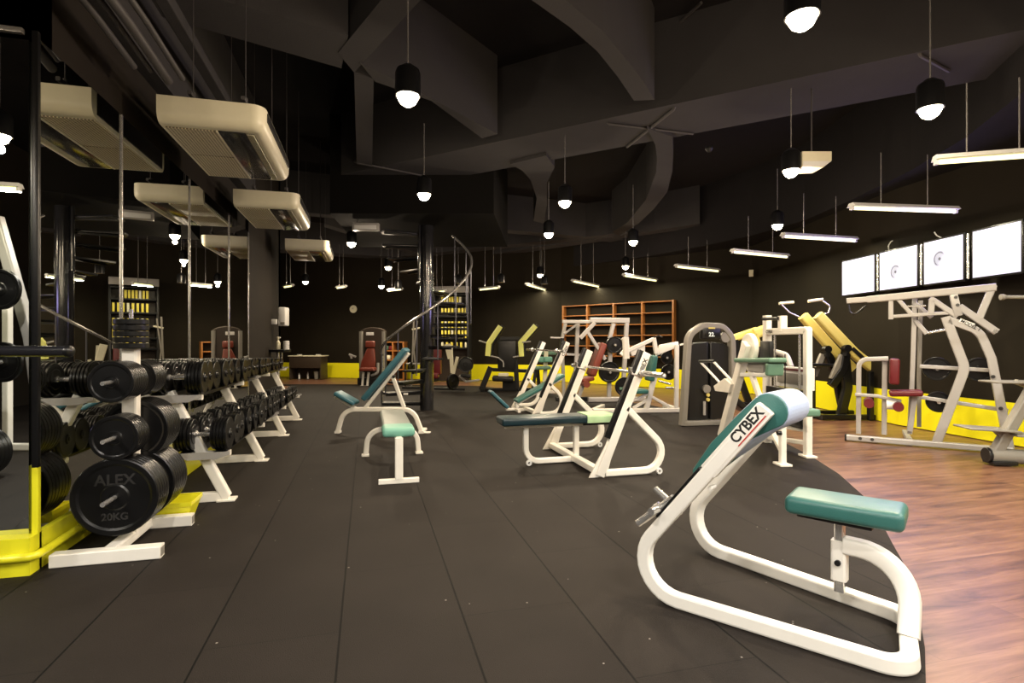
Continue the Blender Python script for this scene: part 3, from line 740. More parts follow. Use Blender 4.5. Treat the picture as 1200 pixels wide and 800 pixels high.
def tier(x, zt, lab, grp, ymax=9.36):
    y = 4.70; k = 0
    while True:
        f = k / 26
        r = .126 - .062 * f; r = round(r / .004) * .004
        w = .115 - .04 * f; w = round(w / .01) * .01
        y += r if k else 0
        if y > ymax or k > 26: break
        k += 1
        dumbbell(x, y, zt, r, w, lab.format(ORD[k]), grp)
        y += r + .007
tier(XL, .406, 'black dumbbell on the lower rack tier, {} from the near end', 'dumbbells on the lower tier')
tier(XU, .846, 'black dumbbell on the upper rack tier, {} from the near end', 'dumbbells on the upper tier')

# black padded arm reaching in from the left edge
p0, p1 = at(-160, 407, 2.3), at(84, 411.5, 2.3)
e = empty('machine_arm', V(p0.x, p0.y, 0), math.atan2((p1 - p0).y, (p1 - p0).x), 'black gloss tube arm reaching in from the left edge in front of the corner post', 'machine')
Ln = (p1 - p0).length; z = p1.z
MB().tube([(0, 0, z), (Ln - .02, 0, z)], .0235, n=24).build('arm_tube', 'glossblack', e)
MB().lathe([(0, 0), (.021, .001), (.0245, .006), (.0245, .02)], (Ln, 0, z), (-1, 0, 0), 24).build('end_cap', 'black', e)
MB().rt([(0, 0, 0), (0, 0, 1.6)], .08, .08, side=(0, 1, 0)).build('upright', 'black', e)
MB().box((0, 0, .02), (.3, .6, .04), .01).build('foot', 'black', e)

# ------------- plate loaded machine behind the photographer, seen only in the mirror that faces the camera
def mirY(p): return V(p.x, 2 * YC - p.y, p.z)
q1 = mirY(at(31, 342, 6.4)); 
PR = .26
e = empty('plate_machine', (q1.x, q1.y, 0), PR, 'white plate loaded machine seen in the mirror left of the corner post', 'exercise machine')
MB().rt([(-.4, .12, .04), (.8, .12, .04)], .08, .08).build('base', 'white', e)
MB().rt([(.22, .0, 0), (.05, .0, 1.3), (-.35, .0, 2.7)], .10, .12, fil=.9).build('upright', 'silver', e)
MB().rt([(-.5, -.3, 0), (-.5, -.3, 1.9)], .08, .08).build('upright', 'white', e)
MB().cyl((0, .1, q1.z), (0, .46, q1.z), .025).build('horn', 'chrome', e)
MB().cyl((.02, .1, 1.02), (.02, .46, 1.02), .025).build('horn', 'chrome', e)
MB().bar((.5, 0, .5), (1.0, .0, .5), .3, .08, bev=.03).build('seat', 'teal', e)
MB().rt([(.75, .12, 0), (.75, 0, .46)], .06, .06).build('seat_post', 'white', e)
for k, (dx, z) in enumerate(((0, q1.z), (.02, 1.02))):
    m = Matrix.Rotation(PR, 4, 'Z'); w = m @ V(dx, .30, z)
    plate(V(q1.x + w.x, q1.y + w.y, z), .225, .04, ['black plate on the upper horn of the machine in the corner mirror', 'black plate on the lower horn of the machine in the corner mirror'][k], 'plates in the corner mirror', rot=(0, 0, PR))
q = mirY(at(12, 525, 4.9))
for k in range(5):
    plate(V(q.x - .35, q.y - .1 - k * .06, q.z - .05 if False else .226), .226, .05, 'black plate standing on the floor in the corner mirror, {} in the row'.format(ORD[k + 1]), 'plates on the floor in the corner mirror', rot=(0, 0, .2))
# ============================================================ preacher curl bench (foreground)
A0, B0 = c2r(.675, 2.67), c2r(1.50, 2.06); A1, B1 = c2r(1.11, 3.32), c2r(1.80, 2.50)
O = (A0 + A1) / 2; fr = Fr(O, (B0 + B1) / 2)
e = fr.empty('preacher_curl_bench', 'white preacher curl bench with teal seat and pad in the right foreground', 'exercise bench')
nr, fa = vplane(A0, B0), vplane(A1, B1)
def NP(px, py): return fr.L(nr(px, py))
def FP(px, py): return fr.L(fa(px, py))
TW, TD = .064, .064
zt = TW / 2
n_top, n_c = NP(898, 478), NP(717, 684); n_r = fr.L(B0)
n_c.z = zt; n_r = fr.L(fl(1068, 786, zt)); 
f_top, f_c = FP(907, 489), FP(786, 628); f_c.z = zt
f_r = fr.L(fl(1062, 722, zt))
ndir = (n_top - n_c).normalized()
loop = fillet([n_top, n_c, n_r, f_r, f_c, f_top], [0, .17, .09, .09, .17, 0], 10)
side = V(0, 1, 0)
# sweep with a side vector that follows: use the horizontal normal of each run
mb = MB()
prof = rect_prof(.05, .075, .012)
mb.sweep(loop, rect_prof(.064, .064, .010), None)
mb.build('frame', 'white', e)
# wider sleeve faces of the uprights
mid = lambda a, b, t: a + (b - a) * t
def hn(a, b):
    q = V(-(b - a).y, (b - a).x, 0).normalized(); return q if q.y > 0 else -q
SN, SF = hn(n_c, n_top), hn(f_c, f_top)          # across directions of the two uprights
for top, brk, cor, sdv in ((n_top, NP(831, 552), n_c, SN), (f_top, FP(870, 523), f_c, SF)):
    d = (top - cor).normalized()
    MB().bar(brk, top, .058, .078, side=sdv, bev=.005).build('upright_sleeve', 'white', e)
# lettering on the near upright, facing the camera side
sd = (n_top - n_c).normalized(); out = -SN
org = n_top + out * .0300
pl_n = SN.cross(sd)                     # across the face
if pl_n.z < 0: pl_n = -pl_n
lt = org - sd * .200 + (-pl_n) * 0.010
text_mesh('logo', 'CYBEX', .060, 'logoblack', e, lt + out * .001, sd, pl_n, .0012, .0018)
MB().bar(org - sd * .200 - pl_n * .022, org - sd * .02 - pl_n * .022, .008, .005, side=SN).build('logo_underline', 'logored', e)
# black guard strips with plate pins low on the front of the uprights
def strip(PF, a, b, o_, nm):
    p, q = PF(*a), PF(*b); MB().bar(p + pl_n * .028, q + pl_n * .028, .05, .030, side=SN, bev=.004).build(nm, 'black', e)
strip(NP, (778, 611), (829, 554), 0, 'guard_strip')
strip(FP, (833, 565), (868, 525), 0, 'guard_strip')
# bar rest: chrome tube across and two short prongs
r0, r1 = NP(768, 597), FP(838, 545)
c0 = NP(775, 594); 
MB().tube([c0 + V(0, .03, 0), c0 + V(0, -.10, -.0) + V(0, 0, 0)], .017, n=16).build('plate_pin', 'chrome', e)
dd = pl_n
MB().tube([NP(790, 583), NP(772, 596), NP(748, 613)], .0185, n=20).build('bar_prong', 'chrome', e)
MB().tube([NP(784, 590) + V(0, .02, 0), NP(762, 575) + V(0, .05, 0)], .016, n=16).build('bar_prong', 'chrome', e)
MB().tube([FP(829, 557), FP(815, 547)], .015, n=16).build('bar_prong', 'chrome', e)
a, b = NP(775, 594), NP(770, 597.5); MB().cyl(a, b, .030).build('collar', 'chrome', e)
mb = MB()
for p in ((792, 603), (832, 572)):
    w = NP(*p); mb.cyl(w + V(0, .0, 0), w + V(0, .05, 0), .010, 10)
mb.build('bolt', 'white', e)
# arm pad: teardrop profile between the uprights, teal sides, roll shell with reflected screen light painted pale
topc = NP(897, 483); yn = n_top.y + .036; yf = fr.pu(928, 474, topc.x).y; topc = V(topc.x, yn, topc.z)
def side_pt(px, py): q = NP(px, py); return V(q.x, yn, q.z)
rr = .078
tip = side_pt(804, 569); tip2 = side_pt(815, 563)
d = (topc - tip).normalized(); upn = V(-d.z, 0, d.x)
if upn.z < 0: upn = -upn
prof = [tip + upn * .0, mid(tip, topc, .08) + upn * .045, mid(tip, topc, .4) + upn * .074, mid(tip, topc, .75) + upn * .080]
prof += [topc + (upn * math.cos(a) + d * math.sin(a)) * rr * 1.0 for a in [math.radians(t) for t in range(0, 200, 20)]]
prof += [mid(tip, topc, .72) - upn * .035, mid(tip, topc, .3) - upn * .012]
MB().prism(prof, (0, yf - yn, 0), .004, 2).build('arm_pad', 'teal', e, smooth=50)
ro = rr * 1.045
prof2 = [mid(tip, topc, .55) + upn * .078] + [mid(tip, topc, .75) + upn * .083] + [topc + (upn * math.cos(a) + d * math.sin(a)) * ro for a in [math.radians(t) for t in range(0, 200, 12)]]
prof2 += [mid(tip, topc, .72) - upn * .040, mid(tip, topc, .3) - upn * .016, mid(tip, topc, .3) - upn * .008, mid(tip, topc, .72) - upn * .02, topc]
ins = .012
MB().prism([p + V(0, ins, 0) for p in prof2], (0, yf - yn - 2 * ins, 0), .003, 2).build('roll_sheen', 'paleblue', e, smooth=50)
# seat, post and arch
sc = [fr.L(fl(917, 579, .53)), fr.L(fl(1065, 604, .53)), fr.L(fl(1061, 587.5, .53)), fr.L(fl(933.6, 569, .53))]
cx = sum((p.x for p in sc)) / 4; cy = sum((p.y for p in sc)) / 4
a_, b_ = (sc[0] + sc[3]) / 2, (sc[1] + sc[2]) / 2
MB().bar(a_ - V(0, 0, .042), b_ - V(0, 0, .042), .25, .084, side=(0, 1, 0), bev=.028, seg=5).build('seat', 'teal', e)
pc = fr.p(984, 650, cy); px_ = pc.x
MB().bar(V(px_ - .16, cy, .437), V(px_ + .14, cy, .437), .16, .02, side=(0, 1, 0), bev=.004).build('seat_plate', 'dkgrey', e)
MB().rt([(px_, cy, .10), (px_, cy, .44)], .042, .042, side=(0, 1, 0)).build('seat_post', 'chrome', e)
MB().rt([(px_, cy, .155), (px_, cy, .335)], .064, .064, side=(0, 1, 0)).build('post_sleeve', 'white', e)
MB().cyl((px_, cy - .045, .24), (px_, cy - .02, .24), .013).build('pull_pin', 'black', e)
endx = ((n_r.x + f_r.x) / 2)
arch = [V(px_ + .02, cy, .318), V(endx - .005, cy, .318), V(endx, (n_r.y + f_r.y) / 2 + .0, .05)]
MB().rt(arch, .074, .074, side=(0, 1, 0), fil=[0, .20, 0], seg=10, r=.012).build('seat_arch', 'white', e)
mb = MB()
for px, py in ((1023, 772), (997, 764)):
    q = NP(px, py); mb.box((q.x, q.y - .034 if q.y < 0 else q.y, .036), (.0025, .004, .055))
mb.build('weld_seam', 'grey', e)

# ============================================================ bench press stations
def press_station(near_px, far_px, label, decline):
    nf, ff = fl(*near_px), fl(*far_px)
    W = (ff - nf).length
    o = nf; fr = Fr(o, o + V(-(nf - ff).y, (nf - ff).x, 0))   # local x to the right of the row
    # local x must point to +room x
    if fr.u.x < 0: fr = Fr(o, o - V(-(nf - ff).y, (nf - ff).x, 0))
    return fr, W
# ---- flat bench
o = fl(703, 559); far = fl(645, 526)
fr = Fr(o, o + V(1, 0, 0)); W = 1.36
e = fr.empty('bench_press_station', 'white flat bench press with dark pad and barbell, right of centre', 'exercise bench')
P = fr.p
foot = P(703, 557); top = P(757, 413); foot.z = .03
d = (top - foot).normalized()
for k, y in enumerate((0, W)):
    Y = V(0, y, 0)
    MB().bar(foot + Y - d * .02, top + Y, .055, .085, side=(0, 1, 0), bev=.008).build('upright', 'white', e)
    nrm = V(-d.z, 0, d.x)
    if nrm.x > 0: nrm = -nrm
    s0 = foot + d * .33; MB().bar(s0 + nrm * .056 + Y, top + nrm * .056 + Y, .05, .052, side=(0, 1, 0), bev=.004).build('guard_strip', 'black', e)
    g = [foot + Y + V(-.11, -.01, -.028), foot + Y + V(.06, -.01, -.028), foot + Y + d * .25 + V(0, -.01, 0) + nrm * -.04, foot + Y + d * .30 + V(0, -.01, 0) + nrm * .045]
    MB().prism(g, (0, .02, 0), .003).build('gusset', 'white', e)
    br = P(734, 478); c1 = P(790, 545, 0); c1.z = .036; e0 = foot + V(.05, 0, .006)
    cs = fillet([br + Y, V(P(783, 540).x + .17, y, .036), V(e0.x, y, .036)], [0, .17, 0], 10)
    MB().rt(cs, .055, .062, side=(0, 1, 0), r=.012).build('rear_stay', 'white', e)
    hx = P(775, 552).x - .04
    MB().lathe([(.012, -.012), (.028, -.012), (.03, -.006), (.03, .006), (.028, .012), (.012, .012)], (hx, y - .03, .03), (0, 1, 0), 18).build('wheel', 'whiteplastic', e)
    # bar catch
    cz = P(748, 437)
    MB().bar(cz + Y + nrm * -.03 + V(0, 0, -.035), cz + Y + nrm * .09 + V(0, 0, -.035), .06, .018, side=(0, 1, 0), bev=.003).build('bar_catch', 'chrome', e)
    MB().bar(cz + Y + nrm * .085 + V(0, 0, -.04), cz + Y + nrm * .095 + V(0, 0, .02), .06, .014, side=(0, 1, 0), bev=.003).build('catch_lip', 'chrome', e)
nrm = V(-d.z, 0, d.x); nrm = nrm if nrm.x < 0 else -nrm
text_mesh('logo', 'CYBEX', .062, 'logoblack', e, top - d * .25 + V(0, -.0285, 0) - nrm * .030, d, nrm, .001, .0015)
MB().rt([foot + V(0, 0, .02), foot + V(0, W, .02)], .075, .062, side=(1, 0, 0), r=.01).build('cross_base', 'white', e)
mc = W / 2 - .02
def Pm(px, py): return P(px, py, mc)
z0 = Pm(640, 500).z
zpad = Pm(650, 489).z
xa, xb = Pm(585, 490).x, Pm(724, 490).x
zp = .455
MB().bar(V(xa, mc, zp), V(xb, mc, zp), .29, .078, side=(0, 1, 0), bev=.022, seg=4).build('pad', 'darkteal', e)
MB().rt([(xa + .06, mc, zp - .055), (Pm(680, 500).x + .02, mc, zp - .055)], .05, .045, side=(0, 1, 0)).build('pad_rail', 'white', e)
MB().rt([(Pm(680, 500).x + .02, mc, zp - .055), (xb + .05, mc, zp - .055)], .05, .045, side=(0, 1, 0)).build('pad_rail', 'dkgrey', e)
lx = Pm(616, 520).x; cxx = foot.x - .0
px2 = Pm(675, 520).x
MB().rt([(lx, mc, zp - .07), (lx, mc, .034), (foot.x, mc, .034)], .055, .055, side=(0, 1, 0), fil=.14, r=.012).build('front_leg', 'white', e)
MB().rt([(px2, mc, zp - .07), (px2, mc, .06)], .055, .055, side=(0, 1, 0)).build('centre_post', 'white', e)
MB().lathe([(.012, -.012), (.028, -.012), (.03, -.006), (.03, .006), (.028, .012), (.012, .012)], (lx + .02, mc - .05, .03), (0, 1, 0), 18).build('wheel', 'whiteplastic', e)
# towel on the head end of the pad
tw = MB(); x0t, x1t = Pm(682, 490).x, Pm(714, 490).x
pr = [V(0, -.150, zp - .034), V(0, -.156, zp + .0), V(0, -.153, zp + .030), V(0, -.132, zp + .047), V(0, .132, zp + .047), V(0, .153, zp + .030), V(0, .156, zp), V(0, .150, zp - .034)]
ring = pr + [V(0, p.y * .965, p.z - (.006 if abs(p.y) < .14 else 0)) for p in pr[::-1]]
tw.prism([V(x0t, p.y, p.z) for p in ring], (x1t - x0t, 0, 0))
t = tw.build('towel', 'mint'); t.location = fr.o + fr.v * mc; t.rotation_euler = (0, 0, fr.rz)
tag(t, 'pale green towel wrapped over the head end of the dark flat bench pad', 'towel')
def barbell(a, b, label, r=.014):
    a, b = Vector(a), Vector(b); mid_ = (a + b) / 2; dv = b - a; L = dv.length
    e = empty('barbell', mid_, 0, label, 'barbell', 'barbells on the bench press stations')
    e.rotation_euler = dv.to_track_quat('X', 'Z').to_euler()
    MB().cyl((-L / 2 + .38, 0, 0), (L / 2 - .38, 0, 0), r, 16).build('shaft', 'chrome', e)
    for s in (-1, 1):
        MB().lathe([(0, 0), (.024, 0), (.025, .003), (.025, .36), (.036, .362), (.036, .39), (.014, .392), (.014, .42)], (s * L / 2, 0, 0), (-s, 0, 0), 22).build('sleeve', 'chrome', e)
        MB().lathe([(0, -.002), (.012, -.002), (.014, 0), (.02, 0), (.02, .003), (0, .003)], (s * L / 2, 0, 0), (-s, 0, 0), 16).build('end_cap', 'whiteplastic', e)
    return e
def from_local(fr, p): return fr.o + fr.u * p.x + fr.v * p.y + UP * p.z
bx = P(744, 437, 0); bb = V(bx.x - .03, 0, bx.z)
pe0 = P(783, 437.5, -.42)
bx = V((bx.x * .4 + pe0.x * .6), 0, bx.z)
barbell(from_local(fr, V(bx.x, -.42, bx.z)), from_local(fr, V(bx.x, 1.76, bx.z)), 'chrome barbell resting on the flat bench press station')

# ---- decline bench behind
o = fl(631, 487); fr = Fr(o, o + V(1, 0, 0)); P = fr.p; W = 1.30
e = fr.empty('bench_press_station', 'white decline bench press with teal pads, behind the flat one', 'exercise bench')
foot = P(629, 484); foot.z = .03; top = P(665, 401); d = (top - foot).normalized(); nrm = V(-d.z, 0, d.x); nrm = nrm if nrm.x < 0 else -nrm
for y in (0, W):
    Y = V(0, y, 0)
    MB().bar(foot + Y, top + Y, .055, .085, side=(0, 1, 0), bev=.008).build('upright', 'white', e)
    MB().bar(foot + d * .28 + nrm * .056 + Y, top + nrm * .056 + Y, .05, .052, side=(0, 1, 0), bev=.004).build('guard_strip', 'black', e)
    MB().prism([foot + Y + V(-.10, -.01, -.028), foot + Y + V(.07, -.01, -.028), foot + Y + d * .30 + V(0, -.01, 0) - nrm * .045, foot + Y + d * .30 + V(0, -.01, 0) + nrm * .05], (0, .02, 0), .003).build('gusset', 'white', e)
    b0 = P(643, 449) + Y; cs = fillet([b0, V(P(674, 487).x + .05, y, .036), V(foot.x, y, .036)], [0, .2, 0], 8)
    MB().rt(cs, .055, .06, side=(0, 1, 0), r=.012).build('rear_stay', 'white', e)
    cz = P(657, 411)
    MB().bar(cz + Y + V(.0, 0, -.035), cz + Y + nrm * .11 + V(0, 0, -.035), .06, .018, side=(0, 1, 0), bev=.003).build('bar_catch', 'chrome', e)
text_mesh('logo', 'CYBEX', .062, 'logoblack', e, top - d * .25 + V(0, -.0285, 0) - nrm * .030, d, nrm, .001, .0015)
MB().rt([foot + V(0, 0, .02), foot + V(0, W, .02)], .075, .062, side=(1, 0, 0), r=.01).build('cross_base', 'white', e)
mc = W / 2
a, b = P(604, 470, mc), P(659, 439, mc)
MB().bar(a, b, .28, .06, side=(0, 1, 0), bev=.02, seg=4).build('back_pad', 'teal', e)
dn = V(0, 0, -.06); MB().rt([a + dn, b + dn], .05, .045, side=(0, 1, 0)).build('pad_rail', 'white', e)
c, dd = P(574, 458, mc), P(594, 477, mc)
MB().bar(c, dd, .26, .06, side=(0, 1, 0), bev=.02, seg=4).build('seat_pad', 'tealblue', e)
MB().rt([dd + V(-.02, 0, -.04), P(605, 479, mc), a + V(.05, 0, -.08)], .045, .045, side=(0, 1, 0)).build('seat_bracket', 'white', e)
lz = V(P(606, 480, mc).x, mc, .03)
MB().rt([P(603, 470, mc) + V(.03, 0, -.02), lz], .05, .05, side=(0, 1, 0)).build('front_leg', 'white', e)
MB().rt([lz, V(foot.x, mc, .03)], .06, .055, side=(0, 1, 0)).build('base_rail', 'white', e)
MB().rt([lz + V(-.02, -.22, 0), lz + V(-.02, .22, 0)], .05, .05, side=(1, 0, 0)).build('foot', 'white', e)
q = P(644, 411, 0); qe = P(668, 411, -.4)
barbell(from_local(fr, V(q.x * .5 + qe.x * .5, -.42, q.z)), from_local(fr, V(q.x * .5 + qe.x * .5, 1.72, q.z)), 'chrome barbell resting on the decline bench press station')

# ============================================================ incline utility bench
o = fl(396, 507.5); o2 = fl(494, 507.5); fr = Fr(o, o2); P = fr.p
e = fr.empty('incline_bench', 'white framed incline bench with raised blue teal backrest near the staircase', 'exercise bench')
zb = P(450, 479.5).z
pts = [P(396, 507), P(403, 479.5), P(484, 479.5), P(494, 507)]; pts[0].z = .03; pts[3].z = .03; pts[1].z = pts[2].z = zb
MB().rt(pts, .06, .06, side=(0, 1, 0), fil=.2, seg=9, r=.012).build('frame', 'white', e)
for i, x in enumerate((pts[0].x, pts[3].x)): MB().rt([(x, -.05 if i else -.04, .02), (x, .26 if i else .05, .02)], .07, .035, side=(1, 0, 0)).build('foot', 'white', e)
MB().box((pts[3].x + .05, 0, .012), (.14, .08, .018), .004).build('foot', 'white', e)
a, b = P(427.5, 467.5), P(477, 408.5)
d = (b - a).normalized(); n_ = V(-d.z, 0, d.x); n_ = n_ if n_.z > 0 else -n_
MB().bar(a, b, .28, .075, side=(0, 1, 0), bev=.025, seg=4).build('backrest', 'tealblue', e)
MB().rt([a - n_ * .062 + V(.0, 0, -.03) - d * .10, b - n_ * .058 - d * .03], .045, .045, side=(0, 1, 0)).build('backrest_rail', 'white', e)
s0, s1 = P(394.5, 459.5), P(418, 472.5)
MB().bar(s0, s1, .27, .06, side=(0, 1, 0), bev=.025, seg=4).build('seat', 'tealblue', e)
dn = V(-.02, 0, -.055); MB().rt([s0 + dn, s1 + dn + V(.04, 0, -.03)], .045, .04, side=(0, 1, 0)).build('seat_rail', 'white', e)
MB().rt([P(460, 440.5), P(473.5, 477)], .05, .05, side=(0, 1, 0)).build('support_strut', 'white', e)
MB().box(P(472, 461.5) + V(.04, 0, 0), (.06, .03, .02), .003).build('notch', 'white', e)
MB().cyl(P(462, 441) + V(0, -.045, 0), P(462, 441) + V(0, .045, 0), .02).build('pivot_bolt', 'screwy', e)

# ============================================================ small flat bench, end on
o = fl(467.5, 566); o2 = fl(461, 530); fr = Fr(o, o + V(0, 1, 0))
e = fr.empty('flat_bench', 'small flat bench seen end on with mint vinyl end in front of the incline bench', 'exercise bench')
Ln = (o2 - o).length
MB().rt([(0, 0, .04), (0, 0, .40)], .07, .06, side=(0, 1, 0)).build('front_post', 'white', e)
MB().rt([(.0, -.175, .022), (.0, .175, .022)], .045, .042, side=(1, 0, 0), r=.005).build('front_foot', 'white', e)
MB().rt([(0, 0, .385), (1.32, 0, .385)], .055, .05, side=(0, 1, 0)).build('rail', 'white', e)
arch = [(1.25, -.285, .02), (1.25, -.26, .285), (1.25, .26, .285), (1.25, .285, .02)]
MB().rt([(1.25 - .35 * 0, y, z) for _, y, z in arch], .055, .055, side=(1, 0, 0), fil=.16, seg=8, r=.012).build('rear_arch', 'white', e)
MB().rt([(1.25, 0, .27), (1.25, 0, .39)], .06, .06, side=(0, 1, 0)).build('arch_post', 'white', e)
for y in (-.29, .29): MB().box((1.25, y, .012), (.09, .08, .022), .004).build('foot_pad', 'white', e)
MB().bar((.17, 0, .445), (1.42, 0, .445), .27, .075, side=(0, 1, 0), bev=.03, seg=5).build('pad', 'greyvinyl', e)
MB().bar((-.0, 0, .445), (.30, 0, .445), .285, .085, side=(0, 1, 0), bev=.034, seg=5).build('pad_end_cover', 'mintvinyl', e)
# ============================================================ spiral staircase
SC = c2r(-1.56, 10.0)
M['balus'] = mat('dark_steel_bar', (.12, .12, .14), .3, .8)
struct(MB().prism([c2r(-3.0, 9.0, 3.36), c2r(-.3, 9.0, 3.36), c2r(-.1, 12.2, 3.36), c2r(-3.4, 12.2, 3.36)], (0, 0, 1.7)).build('ceiling', 'void', smooth=None))
e = empty('spiral_staircase', (SC.x, SC.y, 0), -TH, 'black spiral staircase with thick column, open treads and chrome handrail', 'staircase')
MB().cyl((0, 0, 0), (0, 0, 3.36), .125, 28).build('column', 'glossblack', e)
MB().cyl((-.12, -.10, 2.35), (-.12, -.10, 3.36), .03).build('side_pipe', 'glossblack', e)
R = .82
def pol(r, deg, z): a = math.radians(deg); return V(r * math.cos(a), r * math.sin(a), z)
# angle measured from picture right, counter-clockwise seen from above; left = 180, towards camera = 270
for k in range(16):
    z = .15 + .205 * k; a0 = 186 + 25 * k
    pr = [pol(.10, a0 - 16, z), pol(.10, a0 + 16, z), pol(R - .02, a0 + 13, z), pol(R, a0, z), pol(R - .02, a0 - 13, z)]
    t = MB().prism(pr, (0, 0, -.035), .004).build('tread', 'black', e)
    MB().bar(pol(.12, a0, z - .055), pol(R - .05, a0, z - .05), .03, .035, side=(0, 0, 1)).build('tread_bracket', 'black', t)
RZ = [(170, .97), (176, 1.0), (205, 1.14), (240, 1.40), (270, 1.67), (300, 1.97), (330, 2.32), (360, 2.68), (395, 3.03), (425, 3.36), (480, 3.9), (700, 6.0)]
def rail_z(a):
    for (a0, z0), (a1, z1) in zip(RZ, RZ[1:]):
        if a <= a1: return z0 + (z1 - z0) * (a - a0) / (a1 - a0)
    return 6.0
pts = [pol(R, a, rail_z(a)) for a in range(176, 600, 6)]
pts = [p for p in pts if p.z < 3.36]
MB().tube(pts, .022, n=12).build('handrail', 'chrome', e)
pz = pol(R, 176, rail_z(176))
MB().cyl((pz.x, pz.y, 0), (pz.x, pz.y, pz.z), .022).build('newel_post', 'chrome', e)
for k in range(16):
    z = .15 + .205 * k; a0 = 186 + 25 * k + 6
    if rail_z(a0) > 3.34: break
    p = pol(R - .015, a0, z - .03); MB().cyl(p, (p.x, p.y, rail_z(a0)), .011, 8).build('baluster', 'balus', e)

# ============================================================ far end of the hall
Fb = Fr(c2r(-6.65, 19.0), c2r(-0.55, 17.6))          # along the left part of the back wall
def bwall(px, py, off=-.03): return Fb.p(px, py, off)
# clock
p = bwall(414, 362, -.02); w = from_local(Fb, p)
e = empty('wall_clock', w, Fb.rz, 'small round pale clock on the dark far wall', 'clock')
MB().lathe([(0, 0), (.13, 0), (.13, .03), (.115, .035), (.112, .025), (0, .025)], (0, .02, 0), (0, -1, 0), 28).build('case', 'cream', e)
MB().bar((0, -.01, 0), (.0, -.01, .07), .008, .006).build('hand', 'logoblack', e); MB().bar((0, -.01, 0), (-.05, -.01, .02), .01, .006).build('hand', 'logoblack', e)
# desk
a, b = c2r(-7.35, 18.0), c2r(-6.28, 17.9); fr = Fr(a, b); L_ = (b - a).length
e = fr.empty('reception_desk', 'dark low desk with a pale top against the far wall', 'desk')
zt = fr.p(360, 416.5).z
MB().box((L_ / 2, .28, zt - .015), (L_ + .06, .6, .03), .005).build('desk_top', 'cream', e)
MB().box((L_ / 2, .02, zt - .22), (L_, .03, .38), .003).build('front_panel', 'desk', e)
for x in (.015, L_ - .015): MB().box((x, .28, (zt - .03) / 2), (.03, .54, zt - .03), .003).build('side_panel', 'desk', e)
MB().box((L_ / 2, .5, .2), (L_, .02, .4)).build('back_panel', 'desk', e)
for k, (x, s, m, nm, lb) in enumerate(((.25, (.05, .07, .20), 'whiteplastic', 'bottle', 'slim pale bottle under the far dark desk, leftmost'), (.55, (.05, .06, .24), 'silver', 'bottle', 'tall grey bottle under the far dark desk, in the middle'), (.85, (.16, .2, .26), 'grey', 'bin', 'grey bin under the right end of the far dark desk'))):
    o = MB().lathe([(0, 0), (s[0] * .6, 0), (s[0] * .6, s[2] * .7), (s[0] * .25, s[2] * .85), (s[0] * .25, s[2]), (0, s[2])] if nm == 'bottle' else [(0, 0), (.07, 0), (.09, s[2]), (.08, s[2]), (.06, .01), (0, .01)], (0, 0, 0), (0, 0, 1), 16).build(nm, m)
    o.location = from_local(fr, V(x, .2, 0)); tag(o, lb, nm)
for k, (px, lb) in enumerate(((351, 'small pale dish on the left of the far desk top'), (373, 'small pale dish on the right end of the far desk top'))):
    q = fr.p(px, 414, .25); o = MB().lathe([(0, 0), (.06, 0), (.09, .03), (.085, .035), (.05, .01), (0, .01)], (0, 0, 0), (0, 0, 1), 18).build('dish', 'whiteplastic')
    o.location = from_local(fr, V(q.x, .25, zt)); tag(o, lb, 'dish')
# wooden cubby behind the stairs
fr = Fr(c2r(-3.78, 17.4), c2r(-2.8, 17.25)); e = fr.empty('wooden_cubby', 'small orange timber shoe cubby against the far wall left of the stairs', 'cabinet')
x0, x1, zt = fr.p(447.5, 420).x, fr.p(472.5, 420).x, fr.p(460, 400).z; xm = (x0 + x1) / 2
for x in (x0, xm, x1): MB().box((x, .17, zt / 2), (.045, .34, zt), .004).build('side_panel', 'orange', e)
for z in (.03, zt * .28, zt * .52, zt * .76, zt - .02): MB().box((xm, .17, z), (x1 - x0, .33, .04), .004).build('shelf', 'orange', e)
MB().box((xm, .33, zt / 2), (x1 - x0, .02, zt)).build('back_panel', 'desk', e)
for k, (x, z, m, lb) in enumerate(((x0 + .12, zt * .76, 'green', 'green folded cloth on the top left shelf of the timber cubby'), (x0 + .28, zt * .76, 'red', 'red folded cloth on the top left shelf of the timber cubby'), (x0 + .2, zt * .52, 'cream', 'cream folded cloth on the second left shelf of the timber cubby'))):
    o = MB().box((0, 0, .07), (.13, .22, .14), .03).build('folded_cloth', m); o.location = from_local(fr, V(x, .12, z + .02)); o.rotation_euler = (0, 0, fr.rz); tag(o, lb, 'cloth')
# tall rack of yellow boxes behind the staircase
fr = Fr(c2r(-2.35, 16.9), c2r(-1.25, 16.75)); e = fr.empty('display_rack', 'tall dark rack with bluish top behind the spiral stairs', 'rack')
x0, x1 = fr.p(509, 380).x, fr.p(548.5, 380).x
zz = [fr.p(530, y).z for y in (345, 357, 371, 385, 397, 408)]
tops = fr.p(530, 336).z
for x in (x0, x1): MB().box((x, .2, tops / 2), (.05, .4, tops), .004).build('side_frame', 'dkgrey', e)
for k, z in enumerate(zz): MB().box(((x0 + x1) / 2, .2, z), (x1 - x0, .4, .05), .004).build('shelf', 'black', e)
MB().box(((x0 + x1) / 2, .0, tops - .08), (x1 - x0 + .05, .06, .20), .004).build('top_panel', M_blue if False else 'silver', e)
MB().box(((x0 + x1) / 2, .39, tops / 2), (x1 - x0, .02, tops)).build('back_panel', 'desk', e)
rows = ['top shelf', 'second shelf', 'third shelf', 'fourth shelf', 'fifth shelf']
M['boxyellow'] = mat('mustard_box', (0.75, 0.62, 0.08), 0.5, noise=.08)
